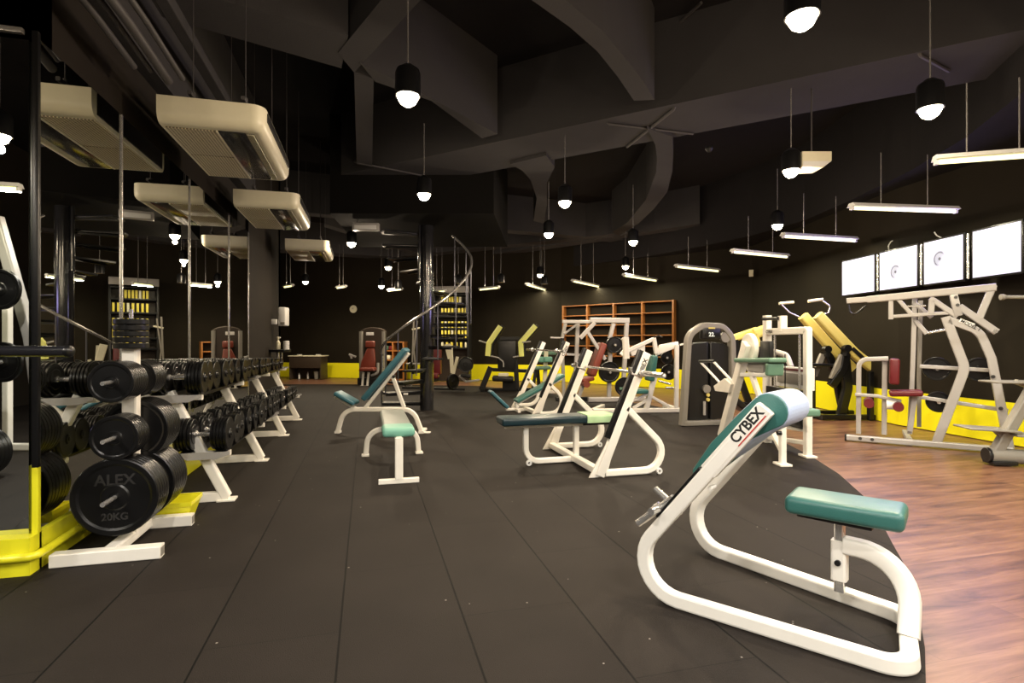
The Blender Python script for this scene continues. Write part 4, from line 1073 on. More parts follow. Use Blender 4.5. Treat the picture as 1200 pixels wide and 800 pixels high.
for k in range(1, 6):
    n = 8 if k < 5 else 6
    for j in range(n):
        x = x0 + .24 + (x1 - x0 - .32) * j / (n - 1) if k > 1 else x0 + .24 + (x1 - x0 - .5) * j / (n - 1)
        hgt = (.22, .24, .20, .24, .16)[k - 1]
        o = MB().box((0, 0, hgt / 2), (.055, .12, hgt), .008).build('yellow_box', 'boxyellow' if (j * 7 + k) % 5 else 'cream')
        o.location = from_local(fr, V(x, .08, zz[k] + .026)); o.rotation_euler = (0, 0, fr.rz)
        tag(o, 'narrow box on the {} of the tall dark rack, {} from the left'.format(rows[k - 1], ORD[j + 1]), 'box', 'boxes on the tall rack')
# orange timber wall shelf
A, B = c2r(1.54, 17.0), c2r(5.78, 13.16); fr = Fr(A, B)
e = fr.empty('wall_shelf', 'wide orange timber wall shelf with four bays behind the white machines', 'shelf')
D = -.15
xs = [fr.p(px, 380, D).x for px in (659.5, 687.5, 718.5, 752, 788.5)]
zt = fr.p(659.5, 359, D).z
zs = [zt, fr.p(659.5, 370.5, D).z, fr.p(659.5, 382, D).z, fr.p(659.5, 393.5, D).z, fr.p(659.5, 405, D).z, fr.p(659.5, 416, D).z]
for i, x in enumerate(xs): MB().box((x, D / 2, (zs[0] + zs[-1]) / 2), (.05, -D, zs[0] - zs[-1] + .05), .004).build('upright_panel', 'orange', e)
for i in range(4):
    for z in zs: MB().box(((xs[i] + xs[i + 1]) / 2, D / 2, z), (xs[i + 1] - xs[i] - .06, -D - .004, .028), .004).build('shelf_board', 'orange', e)
# wall socket box on the far right wall
w = fl(880, 320, 1.25) if False else at(880.5, 320, 12.9)
o = MB().box((0, 0, 0), (.10, .05, .16), .01).build('wall_box', 'cream'); o.location = w; o.rotation_euler = (0, 0, -TH - .7); tag(o, 'small pale box high on the wall near the corner left of the screens', 'wall box')

# ============================================================ things on the dark wall stub
e = empty('towel_dispenser', at(332.5, 371, 10.7), -TH, 'white paper towel dispenser on the end of the dark wall', 'dispenser')
MB().box((0, 0, 0), (.15, .2, .37), .03).build('case', 'whiteplastic', e); MB().box((.02, -.1, -.13), (.08, .02, .05), .006).build('outlet', 'grey', e)
o = MB().box((0, 0, 0), (.10, .06, .10), .008).build('switch_plate', 'whiteplastic'); o.location = at(321.5, 377, 10.6); o.rotation_euler = (0, 0, -TH); tag(o, 'small white square box beside the towel dispenser', 'switch')
q = at(326, 412, 10.3)
e = empty('cleaning_stand', (q.x, q.y, 0), -TH, 'black stand with a flat tray top at the end of the dumbbell racks', 'stand')
zq = at(326, 409, 10.3).z
MB().box((0, 0, zq - .03), (.36, .34, .05), .012).build('tray', 'black', e); MB().cyl((0, 0, 0), (0, 0, zq - .05), .03).build('pole', 'chrome', e); MB().box((0, 0, .015), (.34, .34, .03), .008).build('base', 'black', e)
MB().cyl((.12, -.12, zq - .4), (.12, -.12, zq - .05), .012).build('hook_rail', 'chrome', e)
o = MB().lathe([(0, 0), (.035, 0), (.04, .02), (.038, .13), (.016, .17), (.016, .2), (.024, .2), (.024, .235), (0, .24)], (0, 0, 0), (0, 0, 1), 18).build('bottle_body', 'cream')
e = empty('spray_bottle', (q.x, q.y, zq - .005), -TH, 'white spray bottle standing on the black stand', 'spray bottle'); o.parent = e; MB().bar((-.03, 0, .225), (.045, 0, .225), .02, .025, bev=.004).build('trigger_head', 'whiteplastic', e)
o = MB().lathe([(0, 0), (.055, 0), (.055, .03), (.048, .035), (.055, .04), (.055, .07), (.048, .075), (.055, .08), (.055, .11), (.048, .115), (.055, .12), (.055, .16), (0, .165)], (0, 0, 0), (0, 0, 1), 20).build('cup_stack', 'whiteplastic')
w = at(335.5, 411, 10.3); o.location = (w.x, w.y, zq - .005); tag(o, 'stack of white cups beside the spray bottle', 'cups')

# ============================================================ wall screens
def screen(px0, px1, label, eye=None, seed=0):
    yw = lambda px: None
    # screens hang in front of the right hand wall
    A = c2r(5.62, 9.6); B = c2r(5.70, 6.2); fr = Fr(A, B)
    a = fr.p(px0, 340, 0); b = fr.p(px1, 340, 0); x0, x1 = a.x, b.x; Wd = x1 - x0
    zt, zb = 2.60, 2.035
    c = from_local(fr, V((x0 + x1) / 2, 0, (zt + zb) / 2))
    e = empty('wall_screen', c, fr.rz, label, 'screen', 'screens in a row high on the right wall')
    Hh = zt - zb
    sgn = 1 if (fr.v.dot(CAM - fr.o) < 0) else -1      # wall side of the local y axis
    m = screen_mat('lit_screen_picture', eye)
    m.node_tree.nodes['Principled BSDF'].inputs['Emission Strength'].default_value = 2.0
    MB().box((0, sgn * .03, 0), (Wd + .05, .05, Hh + .05), .006).build('bezel', 'black', e)
    o = MB().box((0, sgn * .003, 0), (Wd, .006, Hh)).build('display_panel', m, e, smooth=None)
    MB().box((0, sgn * .09, 0), (.2, .08, .2), .006).build('wall_mount', 'dkgrey', e)
    l = bpy.data.lights.new('screen_light', 'AREA'); l.shape = 'RECTANGLE'; l.size = Wd; l.size_y = Hh; l.energy = 17; l.color = (.50, .40, 1.0)
    ol = bpy.data.objects.new('screen_light', l); COL.objects.link(ol); ol.parent = e; ol.location = (0, -sgn * .01, 0); ol.rotation_euler = (PI / 2 * (-1 if sgn > 0 else 1), 0, 0)
    MB().cyl((Wd / 2 + .05, sgn * .03, -Hh / 2), (Wd / 2 + .05, sgn * .03, Hh / 2), .018).build('side_bracket', 'chrome', e)
    return e
screen(987, 1024, 'lit blank white wall screen farthest from the camera')
screen(1031, 1074, 'lit wall screen with a faint eye, second from the far end', (-.04, -.04))
screen(1083, 1128, 'lit wall screen with a faint eye, third from the far end', (-.05, .03))
screen(1140, 1196, 'nearest and largest lit blank wall screen at the right edge')
for px, py, lb in ((1042, 292, 'white cable loop rising above the second wall screen'), (1098, 280, 'white cable loop rising above the third wall screen')):
    pl = vplane(c2r(5.66, 9.6), c2r(5.74, 6.2))
    pts = [pl(px, py + 4), pl(px - 1, py - 4), pl(px + 2, py - 9), pl(px + 4, py - 10)] if px < 1060 else [pl(px + 10, py + 4), pl(px + 8, py), pl(px, py - 4), pl(px - 3, py - 8)]
    o = MB().tube(pts, .008, fil=.04, n=8).build('cable', 'whiteplastic'); tag(o, lb, 'cable')
# ============================================================ plate loaded pulldown at the right wall
fr = Fr(fl(1000, 516), fl(1183, 531)); P = fr.p
e = fr.empty('pulldown_machine', 'large silver plate loaded pulldown machine with red seat under the wall screens', 'exercise machine')
def rt(pts, w, h, name, m, fil=0, v=0, par=None, side=(0, 1, 0)):
    q = [P(a, b, v) if not isinstance(a, Vector) else a for a, b in pts] if not isinstance(pts[0], Vector) else pts
    return MB().rt(q, w, h, side=side, fil=fil).build(name, m, par or e)
zf = .035
def onf(px, py, v=0): q = P(px, py, v); q.z = zf; return q
D1 = .55
b0, b1 = onf(992, 512), onf(1186, 528)
MB().rt([b0, b1], .08, .07, side=(0, 1, 0)).build('base_rail', 'silver', e)
MB().box((b0.x - .01, 0, zf), (.02, .085, .075), .004).build('end_plug', 'black', e)
rt([(1097, 520), (1131, 431), (1108, 371)], .055, .095, 'curved_leg', 'silver', .25)
rt([(1183, 526), (1162, 420), (1148, 388), (1112, 375)], .055, .085, 'rear_leg', 'silver', .22)
# upper beam and its extension
a, b = P(1016, 351), P(1167, 336.5)
MB().rt([a, b], .07, .085, side=(0, 1, 0)).build('top_beam', 'silver', e)
MB().rt([P(992, 352.5), P(1020, 350.5)], .055, .07, side=(0, 1, 0)).build('beam_extension', 'silver', e)
rt([(1164, 334), (1147, 374)], .05, .07, 'diagonal_post', 'silver')
rt([(1090, 349), (1122, 371)], .05, .06, 'diagonal_post', 'silver')
# link plates and weight arm
MB().bar(P(1117, 345), P(1123, 370), .075, .075, side=(0, 1, 0), bev=.004).build('pivot_plate', 'silver', e)
mb = MB()
for q in ((1119.5, 348.5), (1121.5, 357.5)): w = P(*q); mb.cyl(w + V(0, -.05, 0), w + V(0, .05, 0), .018, 14)
mb.build('pivot_bolt', 'screwy', e)
rt([(1124, 359), (1168, 389)], .05, .075, 'weight_arm', 'silver')
w = P(1166, 388); MB().cyl(w + V(0, -.035, 0), w + V(0, .3, 0), .022).build('weight_horn', 'chrome', e)
# carriage below the beam
rt([(1044, 352.5), (1044, 374)], .05, .05, 'carriage_post', 'silver')
rt([(1042, 371), (1118, 366)], .04, .04, 'carriage_rail', 'silver')
rt([(1056, 359), (1085, 358)], .02, .02, 'carriage_bar', 'chrome')
rt([(1092, 352), (1091, 367)], .05, .06, 'carriage_post', 'silver')
rt([(1052, 350), (1068, 368)], .04, .045, 'brace', 'silver'); rt([(1072, 355), (1092, 372)], .04, .045, 'brace', 'silver', v=.1)
rt([(1073, 376), (1086, 391)], .04, .05, 'arm_link', 'silver', v=.1)
MB().cyl(P(1087, 390), P(1110, 386), .016).build('handle', 'chrome', e)
# hooks in front of the beam
MB().tube([P(994, 356), P(996, 367), P(1003, 368), P(1015, 358)], .012, fil=.05).build('bar_hook', 'dkgrey', e)
MB().tube([P(1018, 352), P(1019, 368), P(1021, 352)], .010, fil=.03).build('bar_hook', 'dkgrey', e)
# uprights behind
rt([(1072, 350), (1070, 420), (1066, 508)], .045, .05, 'mast', 'silver', .3, v=.12)
rt([(1079, 352), (1077, 440), (1077, 500)], .04, .045, 'mast', 'grey', .3, v=.45)
MB().rt([onf(1066, 510, .12), V(onf(1066, 510, .12).x, .9, zf)], .06, .06, side=(1, 0, 0)).build('cross_base', 'silver', e)
# storage horns with plates
def horn(px, py, px2, py2, v, nm='storage_rail'): MB().rt([P(px, py, v), P(px2, py2, v)], .04, .045, side=(0, 1, 0)).build(nm, 'silver', e)
horn(1078, 429, 1165, 434, .14); horn(1078, 465, 1181, 481, .14)
for (px, py, r, lb, n) in ((1098, 432, .14, 'black plate, upper rail of silver pulldown, left of curved leg', 3), (1148, 433, .14, 'black plate, upper rail of silver pulldown, right of curved leg', 2), (1100, 471, .125, 'black plate, lower rail of silver pulldown', 2)):
    for k in range(n):
        q = P(px + k * 3, py, .18 + k * .04); MB().cyl(V(q.x, .14, q.z), V(q.x, .5, q.z), .02).build('storage_horn', 'chrome', e) if k == 0 else None
        if k == 0: x0_, z0_ = q.x, q.z
        w = from_local(fr, V(x0_, .18 + k * .04, z0_))
        plate(w, r, .035, lb + ', {} from the front'.format(ORD[k + 1]), 'plates stored on the silver pulldown', rot=(0, 0, fr.rz))
# seat frame
rt([(1006, 508), (1006.5, 421), (1041, 420)], .045, .055, 'seat_frame', 'silver', .1, v=-.02)
rt([(1037, 420), (1036, 509)], .05, .055, 'seat_frame', 'silver', v=.05)
rt([(1002, 462), (1030, 464)], .035, .04, 'roller_arm', 'silver', v=-.05); rt([(1028, 464), (1056, 470)], .035, .04, 'roller_arm', 'silver', v=.0)
rt([(1072, 462), (1066, 505)], .05, .06, 'seat_post', 'silver', v=.05)
p = P(1048.5, 434); k = .045
MB().bar(P(1048.5, 420), P(1047.5, 450), .24, .10, side=(0, 1, 0), bev=.025, seg=4).build('back_pad', 'red', e)
MB().bar(P(1042, 460.5), P(1081, 460), .26, .07, side=(0, 1, 0), bev=.025, seg=4).build('seat', 'red', e)
for (a, b, n2) in (((1018, 471.5), -.16, 0), ((1052, 475.5), -.20, 1)):
    q = P(*a); MB().cyl(V(q.x, -.16, q.z), V(q.x, .16, q.z), .055, 24).build('knee_roller', 'red', e)
q = P(1041, 474); MB().lathe([(.0, 0), (.058, 0), (.058, .1), (0, .1)], V(q.x - .02, 0, q.z), (1, 0, 0), 20).build('roller_label', 'labelwhite', e)
q = P(1129, 377.5); dd = (P(1143, 384) - P(1127, 376)).normalized()
MB().bar(P(1124, 375) + V(0, -.032, 0), P(1141, 381.5) + V(0, -.032, 0), .002, .045, side=(0, 1, 0)).build('logo_plate', 'labelwhite', e)
text_mesh('logo', 'MODEL 1', .05, 'logoblack', e, P(1124.5, 376.8) + V(0, -.035, 0), dd, V(0, 0, 1), .001, .001)
mb = MB()
for q in ((1163, 441), (1172, 478), (1008, 513), (1022, 514.2)): w = P(*q); mb.cyl(w + V(0, -.043, 0), w + V(0, -.03, 0), .020, 14)
mb.build('frame_bolt', 'screwy', e)

# ============================================================ stepper machine cut by the right edge
fr = Fr(fl(1160, 543), fl(1250, 546)); P = fr.p
e = fr.empty('stepper_machine', 'grey machine with round base tube and foot plates at the right edge', 'exercise machine')
a, b = P(1156, 533), P(1290, 540); MB().cyl(a, b, .075, 24).build('base_tube', 'grey', e)
MB().lathe([(0, 0), (.074, 0), (.078, .006), (.078, .03)], a + V(-.01, 0, 0), (1, 0, 0), 24).build('tube_cap', 'dkgrey', e)
w = P(1172, 541); MB().box((w.x, 0, .02), (.22, .18, .04), .01).build('foot', 'dkgrey', e)
rt([(1166, 531), (1204, 466), (1240, 400)], .09, .10, 'leaning_leg', 'grey', .2)
for (x0, y0, x1, y1, nm) in ((1127, 500, 1186, 504, 'foot_plate'), (1157, 447, 1230, 447.5, 'foot_plate'), (1180, 508, 1240, 512, 'foot_plate')):
    MB().bar(P(x0, y0), P(x1, y1), .30, .02, side=(0, 1, 0), bev=.01).build(nm, 'grey', e)
rt([(1166, 503), (1178, 515)], .05, .05, 'plate_bracket', 'grey'); rt([(1190, 447), (1215, 455)], .05, .05, 'plate_bracket', 'grey')
MB().cyl(P(1174, 348), P(1260, 348), .018).build('handle_bar', 'grey', e); MB().lathe([(0, 0), (.03, .005), (.03, .03), (.018, .06)], P(1172, 348), (1, 0, 0), 16).build('handle_end', 'grey', e)
rt([(1255, 352), (1245, 400), (1262, 540)], .08, .08, 'mast', 'grey')

# ============================================================ white cable machine
fr = Fr(fl(902, 519), fl(947, 535.5)); P = fr.p
e = fr.empty('cable_machine', 'white cable weight machine with green pads behind the preacher bench', 'exercise machine')
L_ = P(947, 460).x
xl, xr = P(899, 450).x, P(946.5, 450).x
ztop = P(946, 387).z
MB().rt([(xl, 0, 0), (xl, 0, P(899, 369.5).z)], .085, .085, side=(0, 1, 0)).build('tall_post', 'white', e)
MB().rt([(xl + .02, 0, ztop), (xr, 0, ztop), (xr, 0, .02)], .07, .08, side=(0, 1, 0), fil=.008).build('outer_frame', 'white', e)
MB().rt([(P(917, 380).x, 0, ztop), (P(917, 380).x, 0, P(917, 370).z)], .085, .08, side=(0, 1, 0)).build('short_post', 'white', e)
MB().cyl((xl, -.05, P(905, 373).z), (P(917, 373).x, -.05, P(917, 373).z), .02).build('pulley_axle', 'dkgrey', e)
for y in (503, 518.5): MB().rt([(xl, 0, P(902, y - 5).z), (xr, 0, P(945, y).z)], .05, .05, side=(0, 1, 0)).build('cross_rail', 'white', e)
MB().box((xr, 0, .012), (.17, .12, .022), .004).build('foot', 'white', e)
for px in (908, 937): MB().cyl((P(px, 420).x, 0, P(px, 497).z), (P(px, 420).x, 0, ztop), .013).build('guide_rod', 'chrome', e)
MB().cyl((P(922, 420).x, -.02, P(922, 460).z), (P(922, 420).x, -.02, P(922, 415).z), .006).build('cable', 'black', e)
cxm = (xl + xr) / 2 + .01
zz0, zz1, zz2 = P(923, 497).z, P(923, 455).z, P(923, 430).z
MB().box((cxm, 0, (zz0 + zz1) / 2), (xr - xl - .11, .10, zz1 - zz0), .004).build('weight_stack', 'black', e)
MB().box((cxm - .01, .09, (zz1 + zz2) / 2), (xr - xl - .13, .06, zz2 - zz1), .008).build('stack_shroud', 'whiteplastic', e)
MB().box((cxm - .01, .055, (zz1 + zz2) / 2 - .01), (xr - xl - .30, .02, (zz2 - zz1) * .5), .004).build('stack_window', 'grey', e)
MB().box((cxm - .01, .055, zz2 - .03), (xr - xl - .14, .02, .025), .002).build('red_stripe', 'red', e)
text_mesh('logo', 'CYBEX', .05, 'logoblack', e, V(xl + .06, -.046, ztop - .018), V(1, 0, 0), V(0, 0, 1), .001, .002)
# front seat column and small pad
fq = fl(917, 545); fo = fr.L(fq)
MB().rt([(fo.x, fo.y, 0), (fo.x, fo.y, fr.p(919, 487, fo.y).z)], .06, .06, side=(0, 1, 0)).build('seat_column', 'white', e)
MB().box((fo.x, fo.y, .012), (.16, .12, .022), .004).build('foot', 'white', e)
MB().rt([(fo.x, fo.y, .14), (xl, -.02, .28)], .05, .055, side=(0, 0, 1)).build('floor_strut', 'white', e)
MB().cyl((fo.x + .03, fo.y - .03, .33), (fo.x + .03, fo.y - .07, .33), .022).build('knob', 'black', e)
mb = MB()
for z in (.38, .43, .48): mb.cyl((fo.x, fo.y - .032, z), (fo.x, fo.y - .028, z), .009, 10)
mb.build('adjust_hole', 'black', e)
z = fr.p(938, 482, fo.y * .6).z
MB().box((fr.p(936, 482, fo.y * .6).x, fo.y * .6, z), (.34, .26, .075), .02).build('seat', 'green', e)
# leaning arm post with round cam
vv = -.12
o2 = fl(846, 514); q = fr.L(o2)
def Q(px, py): return fr.p(px, py, q.y)
MB().bar(V(Q(846, 512).x, q.y, .02), Q(876, 402), .085, .12, side=(0, 1, 0), bev=.01).build('leaning_post', 'white', e)
MB().rt([(Q(846, 512).x, q.y, .03), (xl, 0, .03)], .06, .06, side=(0, 0, 1)).build('floor_strut', 'white', e)
MB().rt([Q(878, 430), Q(892, 470), Q(902, 480)], .05, .06, side=(0, 1, 0)).build('brace', 'white', e)
w = Q(873.5, 408); MB().lathe([(0, 0), (.165, 0), (.175, .01), (.175, .05), (.165, .06), (0, .06)], w + V(0, .08, 0), (0, -1, 0), 40).build('cam_disc', 'white', e)
MB().box(Q(886, 412) + V(0, .12, 0), (.22, .05, .24), .01).build('dark_guard', 'dkgrey', e)
MB().bar(Q(869, 422), Q(912, 422), .20, .052, side=(0, 1, 0), bev=.02, seg=4).build('elbow_pad', 'green', e)
MB().bar(Q(908, 425), Q(907, 440), .18, .062, side=(0, 1, 0), bev=.02, seg=4).build('chest_pad', 'green', e)
MB().box(Q(888, 430), (.36, .06, .11), .006).build('pad_bracket', 'silver', e)
MB().rt([Q(866, 439), Q(905, 439)], .05, .05, side=(0, 1, 0)).build('pad_arm', 'whiteplastic', e)
MB().prism([Q(843, 452), Q(856, 443), Q(864, 450), Q(861, 460), Q(845, 458)], (0, -.08, 0), .006).build('lever_hub', 'white', e)
for s, (a, b) in enumerate((((826, 425), (846, 448)), ((841, 424), (862, 448)))):
    h = MB().tube([Q(*a) + V(0, -.05, 0), Q(*b) + V(0, -.03, 0)], .016).build('lever', 'whiteplastic', e)
MB().cyl(Q(824, 423.5) + V(0, -.05, 0), Q(842, 423) + V(0, -.05, 0), .022).build('hand_grip', 'black', e)
MB().tube([P(905, 411, .3), P(922, 416, .3), P(927, 430, .3)], .035, fil=.15).build('curved_tube', 'silver', e)

# ============================================================ charcoal stack machine with display
fr = Fr(fl(800, 499), fl(858, 497)); P = fr.p
e = fr.empty('stack_machine', 'tall charcoal weight machine with grey arched frame and a display', 'exercise machine')
rt([(800, 498), (806.5, 392), (823, 381), (846, 382), (857, 395), (859, 470)], .11, .085, 'arch_frame', 'grey', .22)
MB().bar(V(P(800, 497).x, 0, .04), V(P(858, 497).x, 0, .04), .12, .07, side=(0, 1, 0), bev=.01).build('base', 'grey', e)
xa, xb, xm = P(808, 440).x, P(856, 440).x, P(832, 440).x
zb_, zt_ = .08, P(830, 402).z
MB().prism([V(xa, .02, zb_), V(xm - .02, .02, zb_), V(xm - .02, .02, zt_ + .02), V(xa + .08, .02, zt_), V(xa, .02, zt_ - .05)], (0, .16, 0), .012).build('shroud_panel', 'dkgrey', e)
MB().prism([V(xm + .02, .02, zb_), V(xb - .02, .02, zb_), V(xb - .02, .02, zt_ - .05), V(xb - .1, .02, zt_), V(xm + .02, .02, zt_ + .02)], (0, .16, 0), .012).build('shroud_panel', 'dkgrey', e)
MB().box((xm, .12, (zb_ + zt_) / 2), (.05, .1, zt_ - zb_), .002).build('weight_stack', 'black', e)
MB().box(P(832, 390.5) + V(0, .0, 0), (.31, .10, .17), .02).build('display_housing', 'dkgrey', e)
MB().box(P(832, 391) + V(0, -.052, -.0), (.24, .006, .09), .002).build('display_glass', 'black', e)
text_mesh('digits', '22.', .085, 'display', e, P(828, 394) + V(0, -.058, -.0), V(1, 0, 0), V(0, 0, 1), .001, .002)
MB().box(P(832, 384.3) + V(0, -.05, 0), (.11, .01, .025), .008).build('badge', 'mustard', e)
MB().lathe([(0, 0), (.075, 0), (.078, .01), (.078, .06), (0, .06)], P(849, 395) + V(0, .02, 0), (0, -1, 0), 28).build('round_gauge', 'grey', e)
MB().lathe([(0, 0), (.06, 0), (.062, .01), (.062, .05), (0, .05)], P(827.5, 455.5) + V(0, .02, 0), (0, -1, 0), 24).build('round_knob', 'grey', e)
for y in (462.5, 468): MB().lathe([(0, 0), (.026, 0), (.026, .03), (0, .03)], P(829, y) + V(0, .0, 0), (0, -1, 0), 16).build('yellow_button', 'mustard', e)
MB().cyl(P(825, 470) + V(0, -.01, 0), P(825, 486) + V(0, -.01, 0), .02).build('side_rod', 'silver', e)
MB().bar(P(852, 463, .2), P(872, 480, .2), .25, .10, side=(0, 1, 0), bev=.03).build('seat', 'dkgrey', e)
MB().bar(P(850, 470, .2), P(858, 497, .2), .1, .1, side=(0, 1, 0), bev=.01).build('seat_post', 'grey', e)

# ============================================================ yellow plate loaded machine by the right wall
fr = Fr(c2r(4.2, 9.0), c2r(6.0, 9.0)); P = fr.p
e = fr.empty('high_row_machine', 'black and mustard machine with two long sloping yellow arms near the right wall', 'exercise machine')
def arm(pts, v, w, hs):
    q = [P(a, b, v) for a, b in pts]; return MB().sweep(q, rect_prof(w, .16, .03), (0, 1, 0), scale=None)
for pts, v in (([(941, 370), (978, 412), (999, 432)], .12), ([(958, 369), (1000, 413), (1024, 432)], -.12)):
    o = arm(pts, v, .13, 0).build('yellow_arm', 'mustard', e)
MB().bar(P(999, 408, -.2), P(1012, 420, -.2), .01, .06, side=(0, 1, 0)).build('arm_badge', 'dkgrey', e)
for pts, v, g in (([(936, 371), (925, 366), (915, 356)], .12, ((913, 355.5), (930, 354))), ([(962, 370), (971, 366), (973, 359), (962, 351)], -.12, ((947, 353), (964, 350.5)))):
    MB().tube([P(a, b, v) for a, b in pts], .012, fil=.05).build('handle_bar', 'chrome', e)
    MB().cyl(P(*g[0], v), P(*g[1], v), .024).build('hand_grip', 'cream', e)
for pts, v in (([(968, 410), (980, 440), (986, 470), (992, 494)], .12), ([(992, 408), (988, 432), (974, 452)], -.12)):
    MB().rt([P(a, b, v) for a, b in pts], .10, .13, side=(0, 1, 0), fil=.3).build('frame_leg', 'black', e)
MB().rt([P(990, 418, -.1), P(993, 455, -.1), P(984, 492, -.1)], .09, .14, side=(0, 1, 0), fil=.3).build('frame_leg', 'black', e)
for px, v in ((1020, -.3), (1030, .3)): MB().rt([P(px, 435, v), P(px, 492, v)], .08, .08, side=(0, 1, 0)).build('rear_post', 'black', e)
MB().rt([P(964, 415, .12), P(954, 440, .12)], .06, .09, side=(0, 1, 0)).build('grey_link', 'grey', e); MB().rt([P(987, 416, -.12), P(975, 444, -.12)], .06, .10, side=(0, 1, 0)).build('grey_link', 'grey', e)
for q, v in (((969, 409), .05), ((992, 408), -.2)): w = P(*q, v); MB().cyl(w + V(0, -.05, 0), w + V(0, .05, 0), .06, 20).build('pivot', 'black', e); MB().rt([w, w + V(0, 0, -.12)], .08, .06, side=(0, 1, 0)).build('pivot_block', 'black', e)
a = P(952, 489); b = P(1040, 489)
MB().rt([V(a.x, -.25, .04), V(b.x, -.25, .04)], .10, .08, side=(0, 1, 0)).build('base', 'black', e); MB().rt([V(a.x, .3, .04), V(b.x, .3, .04)], .10, .08, side=(0, 1, 0)).build('base', 'black', e)
MB().rt([V(a.x + .05, -.25, .04), V(a.x + .05, .3, .04)], .10, .08, side=(1, 0, 0)).build('base', 'black', e)
MB().rt([P(943, 427, 0), P(978, 428, 0)], .2, .05, side=(0, 1, 0)).build('thigh_pad', 'black', e)
MB().rt([P(951, 430, 0), P(951, 490, 0)], .10, .10, side=(0, 1, 0)).build('front_post', 'black', e)

# second yellow machine behind the cable machine
fr = Fr(c2r(4.4, 10.6), c2r(6.0, 10.6)); P = fr.p
e = fr.empty('yellow_press_machine', 'machine with short yellow arms half hidden behind the white cable machine', 'exercise machine')
MB().sweep([P(860, 396), P(887, 387)], rect_prof(.1, .14, .03), (0, 1, 0)).build('yellow_arm', 'mustard', e)
MB().sweep([P(884, 391, -.2), P(898, 386, -.2)], rect_prof(.1, .20, .04), (0, 1, 0)).build('yellow_arm', 'mustard', e)
MB().sweep([P(884, 391, -.2), P(888, 406, -.2)], rect_prof(.1, .14, .04), (0, 1, 0)).build('yellow_arm', 'mustard', e)
MB().cyl(P(888, 386.5) + V(0, -.1, 0), P(888, 386.5) + V(0, .1, 0), .04).build('pivot', 'black', e)
MB().rt([P(861, 398), P(866, 440), P(880, 478)], .1, .12, side=(0, 1, 0), fil=.3).build('frame_leg', 'black', e)
MB().rt([V(P(858, 475).x, 0, .04), V(P(920, 475).x, 0, .04)], .1, .08, side=(0, 1, 0)).build('base', 'black', e)
MB().rt([P(905, 400), P(910, 475)], .1, .12, side=(0, 1, 0)).build('frame_leg', 'black', e)

# ============================================================ white lever machine right of the barbell
fr = Fr(fl(700, 484), fl(795, 483)); P = fr.p
e = fr.empty('lever_press_machine', 'white lever machine with teal pads and a green marked plate, left of the charcoal machine', 'exercise machine')
MB().rt([V(P(695, 484).x, 0, .04), V(P(795, 480).x, 0, .04)], .08, .08, side=(0, 1, 0)).build('base_rail', 'white', e)
MB().rt([V(P(695, 484).x, .05, .04), V(P(718, 478).x, .7, .04)], .07, .08, side=(0, 0, 1)).build('base_rail', 'white', e)
MB().rt([V(P(795, 484).x, 0, .04), V(P(795, 478).x, .7, .04)], .07, .08, side=(1, 0, 0)).build('cross_base', 'white', e)
rt([(792.5, 480), (793, 404)], .06, .075, 'post', 'white')
rt([(757, 480), (768, 438)], .07, .09, 'seat_post', 'white')
rt([(742, 478), (764, 465), (784, 476)], .05, .05, 'brace', 'white'); rt([(762, 460), (740, 470)], .045, .045, 'brace', 'white')
rt([(735, 411), (766, 397)], .06, .065, 'upper_lever', 'white')
MB().prism([P(737, 408), P(756, 402), P(756, 412), P(741, 417)], (0, .06, 0), .006).build('lever_plate', 'white', e)
rt([(766, 396), (769, 414)], .07, .07, 'lever_block', 'white')
MB().prism([P(769, 417), P(796, 406), P(795, 400), P(774, 404), P(772, 409)], (0, .08, 0), .01).build('arm_casting', 'white', e)
rt([(797, 404), (808, 401)], .03, .03, 'arm_end', 'white')
rt([(733, 395), (734, 420)], .1, .1, 'pivot_block', 'white')
MB().tube([P(764, 396), P(772, 393), P(776, 395)], .014).build('hand_grip', 'black', e)
MB().bar(P(765, 416), P(761, 446), .3, .10, side=(0, 1, 0), bev=.03, seg=4).build('back_pad', 'teal', e)
MB().bar(P(737, 458), P(757, 458), .3, .08, side=(0, 1, 0), bev=.025, seg=4).build('seat', 'teal', e)
MB().cyl(P(772, 446), P(786, 450), .018).build('chrome_pin', 'chrome', e); MB().cyl(P(780, 454), P(789, 454), .018).build('chrome_pin', 'chrome', e)
for (px, py, r, lb) in ((782, 419, .11, 'small dark plate beside the white post of the lever machine, upper'), (784, 436, .14, 'dark plate beside the white post of the lever machine, lower')):
    w = from_local(fr, P(px, py, .12)); plate(w, r, .04, lb, 'plates on the white lever machine', rot=(0, 0, fr.rz))
    MB().cyl(P(px, py, .0), P(px, py, .2), .02).build('weight_horn', 'chrome', e)
w = from_local(fr, P(732, 453, -.05)); o = plate(w, .165, .04, 'black plate with a green band low on the white lever machine', 'plates on the white lever machine', rot=(0, 0, fr.rz))
MB().box((0, -.004, -.03), (.18, .006, .045), .002).build('green_band', 'green', o)
MB().cyl(P(732, 453, -.08), P(732, 453, .15), .02).build('weight_horn', 'chrome', e)
rt([(732, 453), (742, 470)], .05, .06, 'horn_arm', 'white')

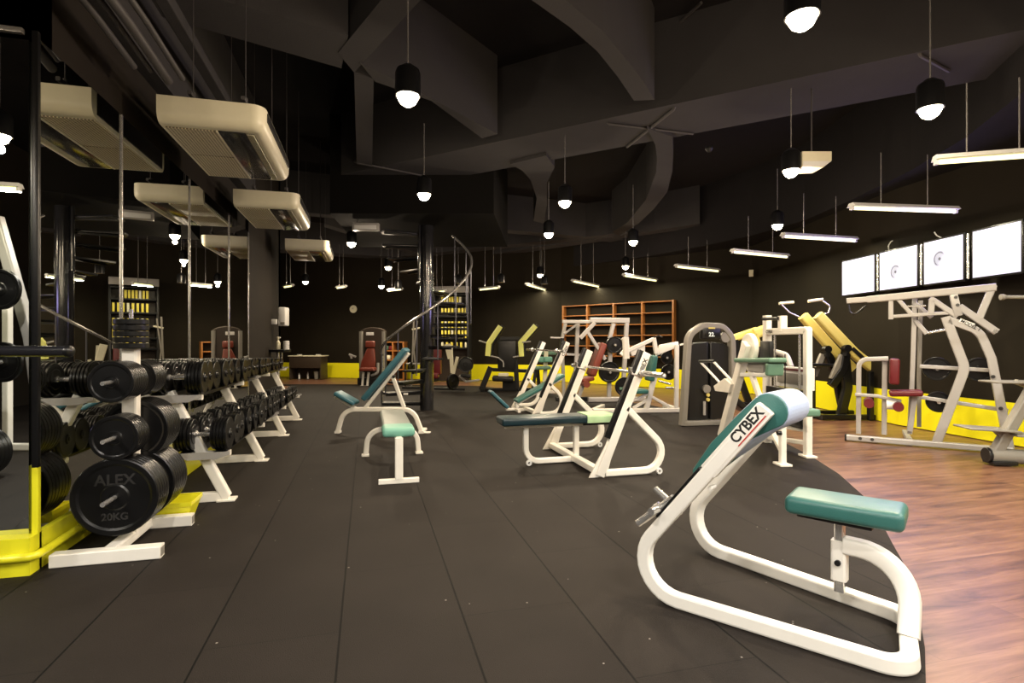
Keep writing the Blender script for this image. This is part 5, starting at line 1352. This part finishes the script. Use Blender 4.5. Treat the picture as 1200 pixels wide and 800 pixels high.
# ============================================================ silver incline machine with brown red pads
fr = Fr(fl(690, 471), fl(756, 470)); P = fr.p
e = fr.empty('incline_press_machine', 'silver framed plate loaded machine with brown red pads in front of the orange shelf', 'exercise machine')
MB().rt([V(P(689, 470).x, 0, .05), V(P(756, 470).x, 0, .05)], .1, .1, side=(0, 1, 0)).build('base_rail', 'silver', e)
MB().rt([V(P(655, 468).x, .3, .04), V(P(695, 470).x, .3, .04)], .1, .08, side=(0, 1, 0)).build('base_rail', 'dkgrey', e)
rt([(691, 375), (737, 375.5)], .09, .11, 'top_beam', 'silver'); rt([(659, 376.5), (692, 377)], .06, .07, 'beam_extension', 'silver')
rt([(734.5, 376), (729.5, 467)], .08, .085, 'rear_post', 'silver'); rt([(719, 379), (714.5, 396)], .08, .08, 'hanger_post', 'silver')
rt([(715, 410), (713.5, 466)], .08, .085, 'centre_post', 'silver')
rt([(677, 378), (673.5, 467)], .07, .08, 'front_post', 'silver', v=.2); rt([(663, 377), (658.5, 397), (661, 467)], .06, .07, 'front_post', 'silver', v=.5)
rt([(697, 378), (680, 396)], .06, .08, 'arm_link', 'silver', v=-.1); rt([(688, 388), (709, 421)], .06, .07, 'press_arm', 'silver', v=-.1)
rt([(661, 391), (675, 381)], .04, .045, 'brace', 'silver', v=.2); rt([(664, 415), (682, 416)], .05, .05, 'brace', 'silver', v=.2)
MB().cyl(P(645, 395.5, .1), P(660, 396, .1), .02).build('hand_grip', 'silver', e); MB().rt([P(659, 396, .1), P(658, 406, .1)], .08, .08).build('grip_block', 'black', e)
rt([(730, 396), (736, 406), (728, 416)], .09, .09, 'pivot_casting', 'white', .1, v=-.05)
MB().bar(P(706, 402), P(692, 440), .36, .14, side=(0, 1, 0), bev=.04, seg=4).build('back_pad', 'brick', e)
MB().bar(P(680, 446), P(694, 442), .34, .1, side=(0, 1, 0), bev=.03, seg=4).build('seat', 'brick', e)
MB().cyl(P(684, 449) + V(0, -.25, 0), P(684, 449) + V(0, .25, 0), .07).build('leg_roller', 'brick', e)
rt([(683, 452), (678, 466)], .06, .07, 'seat_post', 'silver')
for (px, py, r, v, lb) in ((720.5, 404, .17, -.14, 'black plate high on the silver machine with brown red pads'), (714.5, 436, .215, -.14, 'large black plate low on the silver machine with brown red pads')):
    for k in range(2):
        w = from_local(fr, P(px, py, v)) - fr.v * 0 + fr.v * (.045 * k); plate(w, r, .042, lb + (', outer one' if k == 0 else ', inner one'), 'plates on the silver incline machine', rot=(0, 0, fr.rz))
    MB().cyl(P(px, py, v) + V(0, -.05, 0), V(P(px, py, v).x, .05, P(px, py, v).z), .024).build('weight_horn', 'chrome', e)

# ============================================================ lime armed press machine
fr = Fr(fl(566, 458), fl(640, 458)); P = fr.p
e = fr.empty('chest_press_machine', 'black chest press machine with two bent lime yellow arms by the far wall', 'exercise machine')
for pts in ([(586.5, 382), (573, 402), (571.5, 417)], [(627.5, 381.5), (610, 401.5), (611, 417.5)]):
    MB().sweep([P(a, b, -.1) for a, b in pts], rect_prof(.16, .13, .03), (0, 1, 0)).build('lime_arm', 'lime', e)
    q = [P(a + 3.5, b, .03) for a, b in pts]; MB().sweep(q, rect_prof(.10, .12, .03), (0, 1, 0)).build('arm_backing', 'black', e)
MB().cyl(P(561, 399, -.1), P(571, 402, -.1), .02).build('hand_grip', 'silver', e); MB().cyl(P(612, 401, -.2), P(622, 400, -.2), .02).build('hand_grip', 'silver', e)
MB().tube([P(575, 417, -.15), P(584, 419, -.15), P(590, 424, -.15), P(590, 430, -.15)], .018, fil=.1).build('hand_grip', 'silver', e); MB().cyl(P(601, 418.5, -.15), P(608, 417, -.15), .018).build('hand_grip', 'silver', e)
rt([(586, 396.5), (609, 396.5)], .08, .09, 'shoulder_beam', 'dkgrey')
MB().bar(P(594, 398, .05), P(595, 434, .05), .2, .50, side=(0, 1, 0), bev=.04).build('back_pad', 'dkgrey', e)
MB().bar(P(577, 443, -.1), P(602, 444, -.1), .4, .13, side=(0, 1, 0), bev=.04).build('seat', 'dkgrey', e)
MB().rt([P(597, 446, 0), P(597, 457, 0)], .12, .35, side=(0, 1, 0)).build('seat_post', 'black', e)
rt([(575, 430), (564, 457)], .10, .14, 'front_leg', 'dkgrey'); rt([(604, 420), (606, 457)], .10, .12, 'rear_leg', 'dkgrey')
rt([(577, 433), (632, 435)], .08, .09, 'side_rail', 'black'); rt([(630, 434), (632, 457)], .08, .09, 'rear_leg', 'black')
MB().rt([V(P(565, 458).x, 0, .04), V(P(640, 458).x, 0, .04)], .1, .08, side=(0, 1, 0)).build('base', 'black', e)
MB().rt([V(P(566, 458).x, -.3, .04), V(P(566, 458).x, .4, .04)], .1, .08, side=(1, 0, 0)).build('base', 'black', e)
o = MB().box((0, 0, 0), (.26, .2, .10), .03).build('folded_towel', 'cream'); w = P(590, 439.2, -.1); o.location = from_local(fr, w); o.rotation_euler = (0, 0, fr.rz); tag(o, 'pale towel lying on the seat of the lime armed press', 'towel')

# green padded machine behind the decline bench uprights
fr = Fr(c2r(.6, 13.2), c2r(1.9, 13.2)); P = fr.p
e = fr.empty('arm_curl_machine', 'small machine with mint green pads seen between the decline bench uprights', 'exercise machine')
MB().bar(P(631, 421), P(640, 421), .2, .13, side=(0, 1, 0), bev=.03).build('pad', 'mintvinyl', e)
MB().bar(P(637.5, 421, -.1), P(647, 421, -.1), .2, .13, side=(0, 1, 0), bev=.03).build('pad', 'mintvinyl', e)
MB().bar(P(632, 413, .1), P(652, 413, .1), .2, .11, side=(0, 1, 0), bev=.03).build('pad', 'green', e)
MB().bar(P(626, 431), P(645, 430.5), .4, .08, side=(0, 1, 0), bev=.03).build('seat', 'green', e)
rt([(640, 411), (638, 455)], .08, .10, 'post', 'cream'); MB().rt([V(P(622, 458).x, 0, .04), V(P(655, 458).x, 0, .04)], .1, .08, side=(0, 1, 0)).build('base', 'white', e)
rt([(628, 433), (624, 457)], .06, .08, 'post', 'dkgrey')

# ============================================================ red padded leg machine at the far wall
fr = Fr(fl(418, 451.5), fl(448, 451.5)); P = fr.p
e = fr.empty('leg_press_machine', 'grey cabinet machine with brown red seat and backrest against the far wall', 'exercise machine')
x0, x1, zt = P(418.5, 420).x, P(448.5, 420).x, P(433, 383).z
mb = MB()
out = [V(x0, .3, .05), V(x0, .3, zt - .15)] + [V(x0 + (x1 - x0) * (.5 - .5 * math.cos(t)), .3, zt - .15 + .15 * math.sin(t)) for t in [PI * k / 10 for k in range(1, 10)]] + [V(x1, .3, zt - .15), V(x1, .3, .05)]
mb.prism(out, (0, .25, 0), .02).build('cabinet', 'desk', e)
for s, x in ((1, x0), (-1, x1)): MB().rt([(x + s * .04, .28, .05), (x + s * .04, .28, zt - .12)], .14, .10, side=(0, 1, 0), r=.03).build('side_post', 'grey', e)
MB().box((P(433.5, 390, .28).x, .285, P(433, 391, .28).z), (.22, .02, .09), .004).build('label_plate', 'labelwhite', e)
MB().bar(P(434, 399.5, .1), P(434, 407, .1), .12, .26, side=(0, 1, 0), bev=.03).build('headrest', 'brick', e)
MB().prism([P(430, 408, .05), P(438, 408, .05), P(439.5, 423, .05), P(438.5, 433, .05), P(421.5, 433, .05), P(423, 424, .05)], (0, .12, 0), .03, 3).build('backrest', 'brick', e)
MB().prism([P(421, 431, -.3), P(437, 431, -.3), P(438.5, 434.5, -.3), P(420, 435, -.3)], (0, .4, 0), .02, 3).build('seat', 'brick', e)
for px in (425, 431): MB().rt([P(px + 1, 436, -.1), P(px - .5, 452, -.1)], .05, .06, side=(0, 1, 0)).build('leg_lever', 'white', e)
MB().rt([P(422, 452.5, -.1), P(430, 452.5, -.1)], .06, .04, side=(0, 1, 0)).build('foot_bar', 'white', e)
rt([(409, 415), (417, 418)], .05, .05, 'side_handle', 'silver'); rt([(410.5, 415), (412, 420)], .05, .05, 'side_handle', 'silver')
MB().tube([P(443, 425, -.1), P(443, 437, -.1), P(435, 440, -.1)], .035, fil=.12).build('curved_tube', 'silver', e)
MB().rt([V(P(420, 450).x, .1, .12), V(P(446, 450).x, .1, .12)], .4, .2, side=(0, 1, 0)).build('base', 'dkgrey', e)

# ============================================================ gear half hidden by the staircase
fr = Fr(c2r(-1.6, 13.6), c2r(.2, 13.6)); P = fr.p
e = fr.empty('plate_bench', 'dark plate loaded bench with cream legs and red pad behind the stair treads', 'exercise machine')
MB().bar(P(506, 422, .1), P(517, 422, .1), .3, .72, side=(0, 1, 0), bev=.04).build('back_pad', 'red', e)
MB().bar(P(507, 440, -.1), P(514, 440, -.1), .3, .14, side=(0, 1, 0), bev=.04).build('seat', 'red', e)
rt([(528, 404), (530, 437)], .06, .09, 'cream_leg', 'cream'); rt([(536, 418), (528, 452)], .06, .07, 'cream_leg', 'cream'); rt([(524, 403), (528, 420)], .08, .14, 'cream_leg', 'cream')
rt([(538, 440), (546, 447), (562, 445)], .05, .05, 'side_rail', 'silver'); rt([(509, 455), (545, 456)], .07, .06, 'base', 'dkgrey')
MB().bar(P(540, 439, -.1), P(552, 441, -.1), .3, .08, side=(0, 1, 0), bev=.03).build('dark_pad', 'dkgrey', e)
rt([(536, 430), (551, 424)], .06, .07, 'arm', 'dkgrey')
for (px, py, r, lb) in ((546, 427, .19, 'black plate right of the stair column behind the treads, upper'), (532, 447, .19, 'black plate resting low behind the stair treads')):
    w = from_local(fr, P(px, py, -.1)); w.z = max(w.z, r + .01); plate(w, r, .08, lb, 'plates behind the stairs', rot=(0, 0, fr.rz + (.9 if py > 440 else .2)))
fr = Fr(c2r(-2.95, 14.5), c2r(-1.9, 14.5)); P = fr.p
e = fr.empty('cable_crossover', 'slim cream framed machine with hanging bars just left of the stair column', 'exercise machine')
rt([(485, 374), (482, 455)], .04, .04, 'post', 'grey'); rt([(489, 376), (485, 410), (488, 440)], .04, .035, 'post', 'grey')
rt([(476, 426), (497, 426)], .05, .04, 'cross_bar', 'silver'); rt([(475, 426), (475, 456)], .04, .04, 'leg', 'dkgrey'); rt([(483, 386), (492, 384)], .04, .04, 'cross_bar', 'cream')
w = P(483, 430, -.05); plate(from_local(fr, w), .13, .05, 'small dark plate hanging left of the stair column', 'plates behind the stairs', rot=(0, 0, fr.rz + 1.1))
MB().rt([V(P(472, 455).x, 0, .03), V(P(498, 455).x, 0, .03)], .2, .06, side=(0, 1, 0)).build('base', 'dkgrey', e)
# ============================================================ camera, world, exposure
cam = bpy.data.cameras.new('camera'); co = bpy.data.objects.new('camera', cam); COL.objects.link(co)
cam.sensor_width = 36; cam.sensor_fit = 'HORIZONTAL'; cam.lens = 36 * F / 1200; cam.clip_start = .05; cam.clip_end = 80
co.location = CAM; co.rotation_euler = (PI / 2, 0, -TH)
sc = bpy.context.scene; sc.camera = co
w = bpy.data.worlds.new('world'); sc.world = w; w.use_nodes = True
w.node_tree.nodes['Background'].inputs[0].default_value = (.5, .55, .7, 1); w.node_tree.nodes['Background'].inputs[1].default_value = .02
sc.view_settings.view_transform = 'Standard'; sc.view_settings.look = 'None'; sc.view_settings.gamma = 1; sc.view_settings.use_curve_mapping = False
sc.view_settings.exposure = -0.58
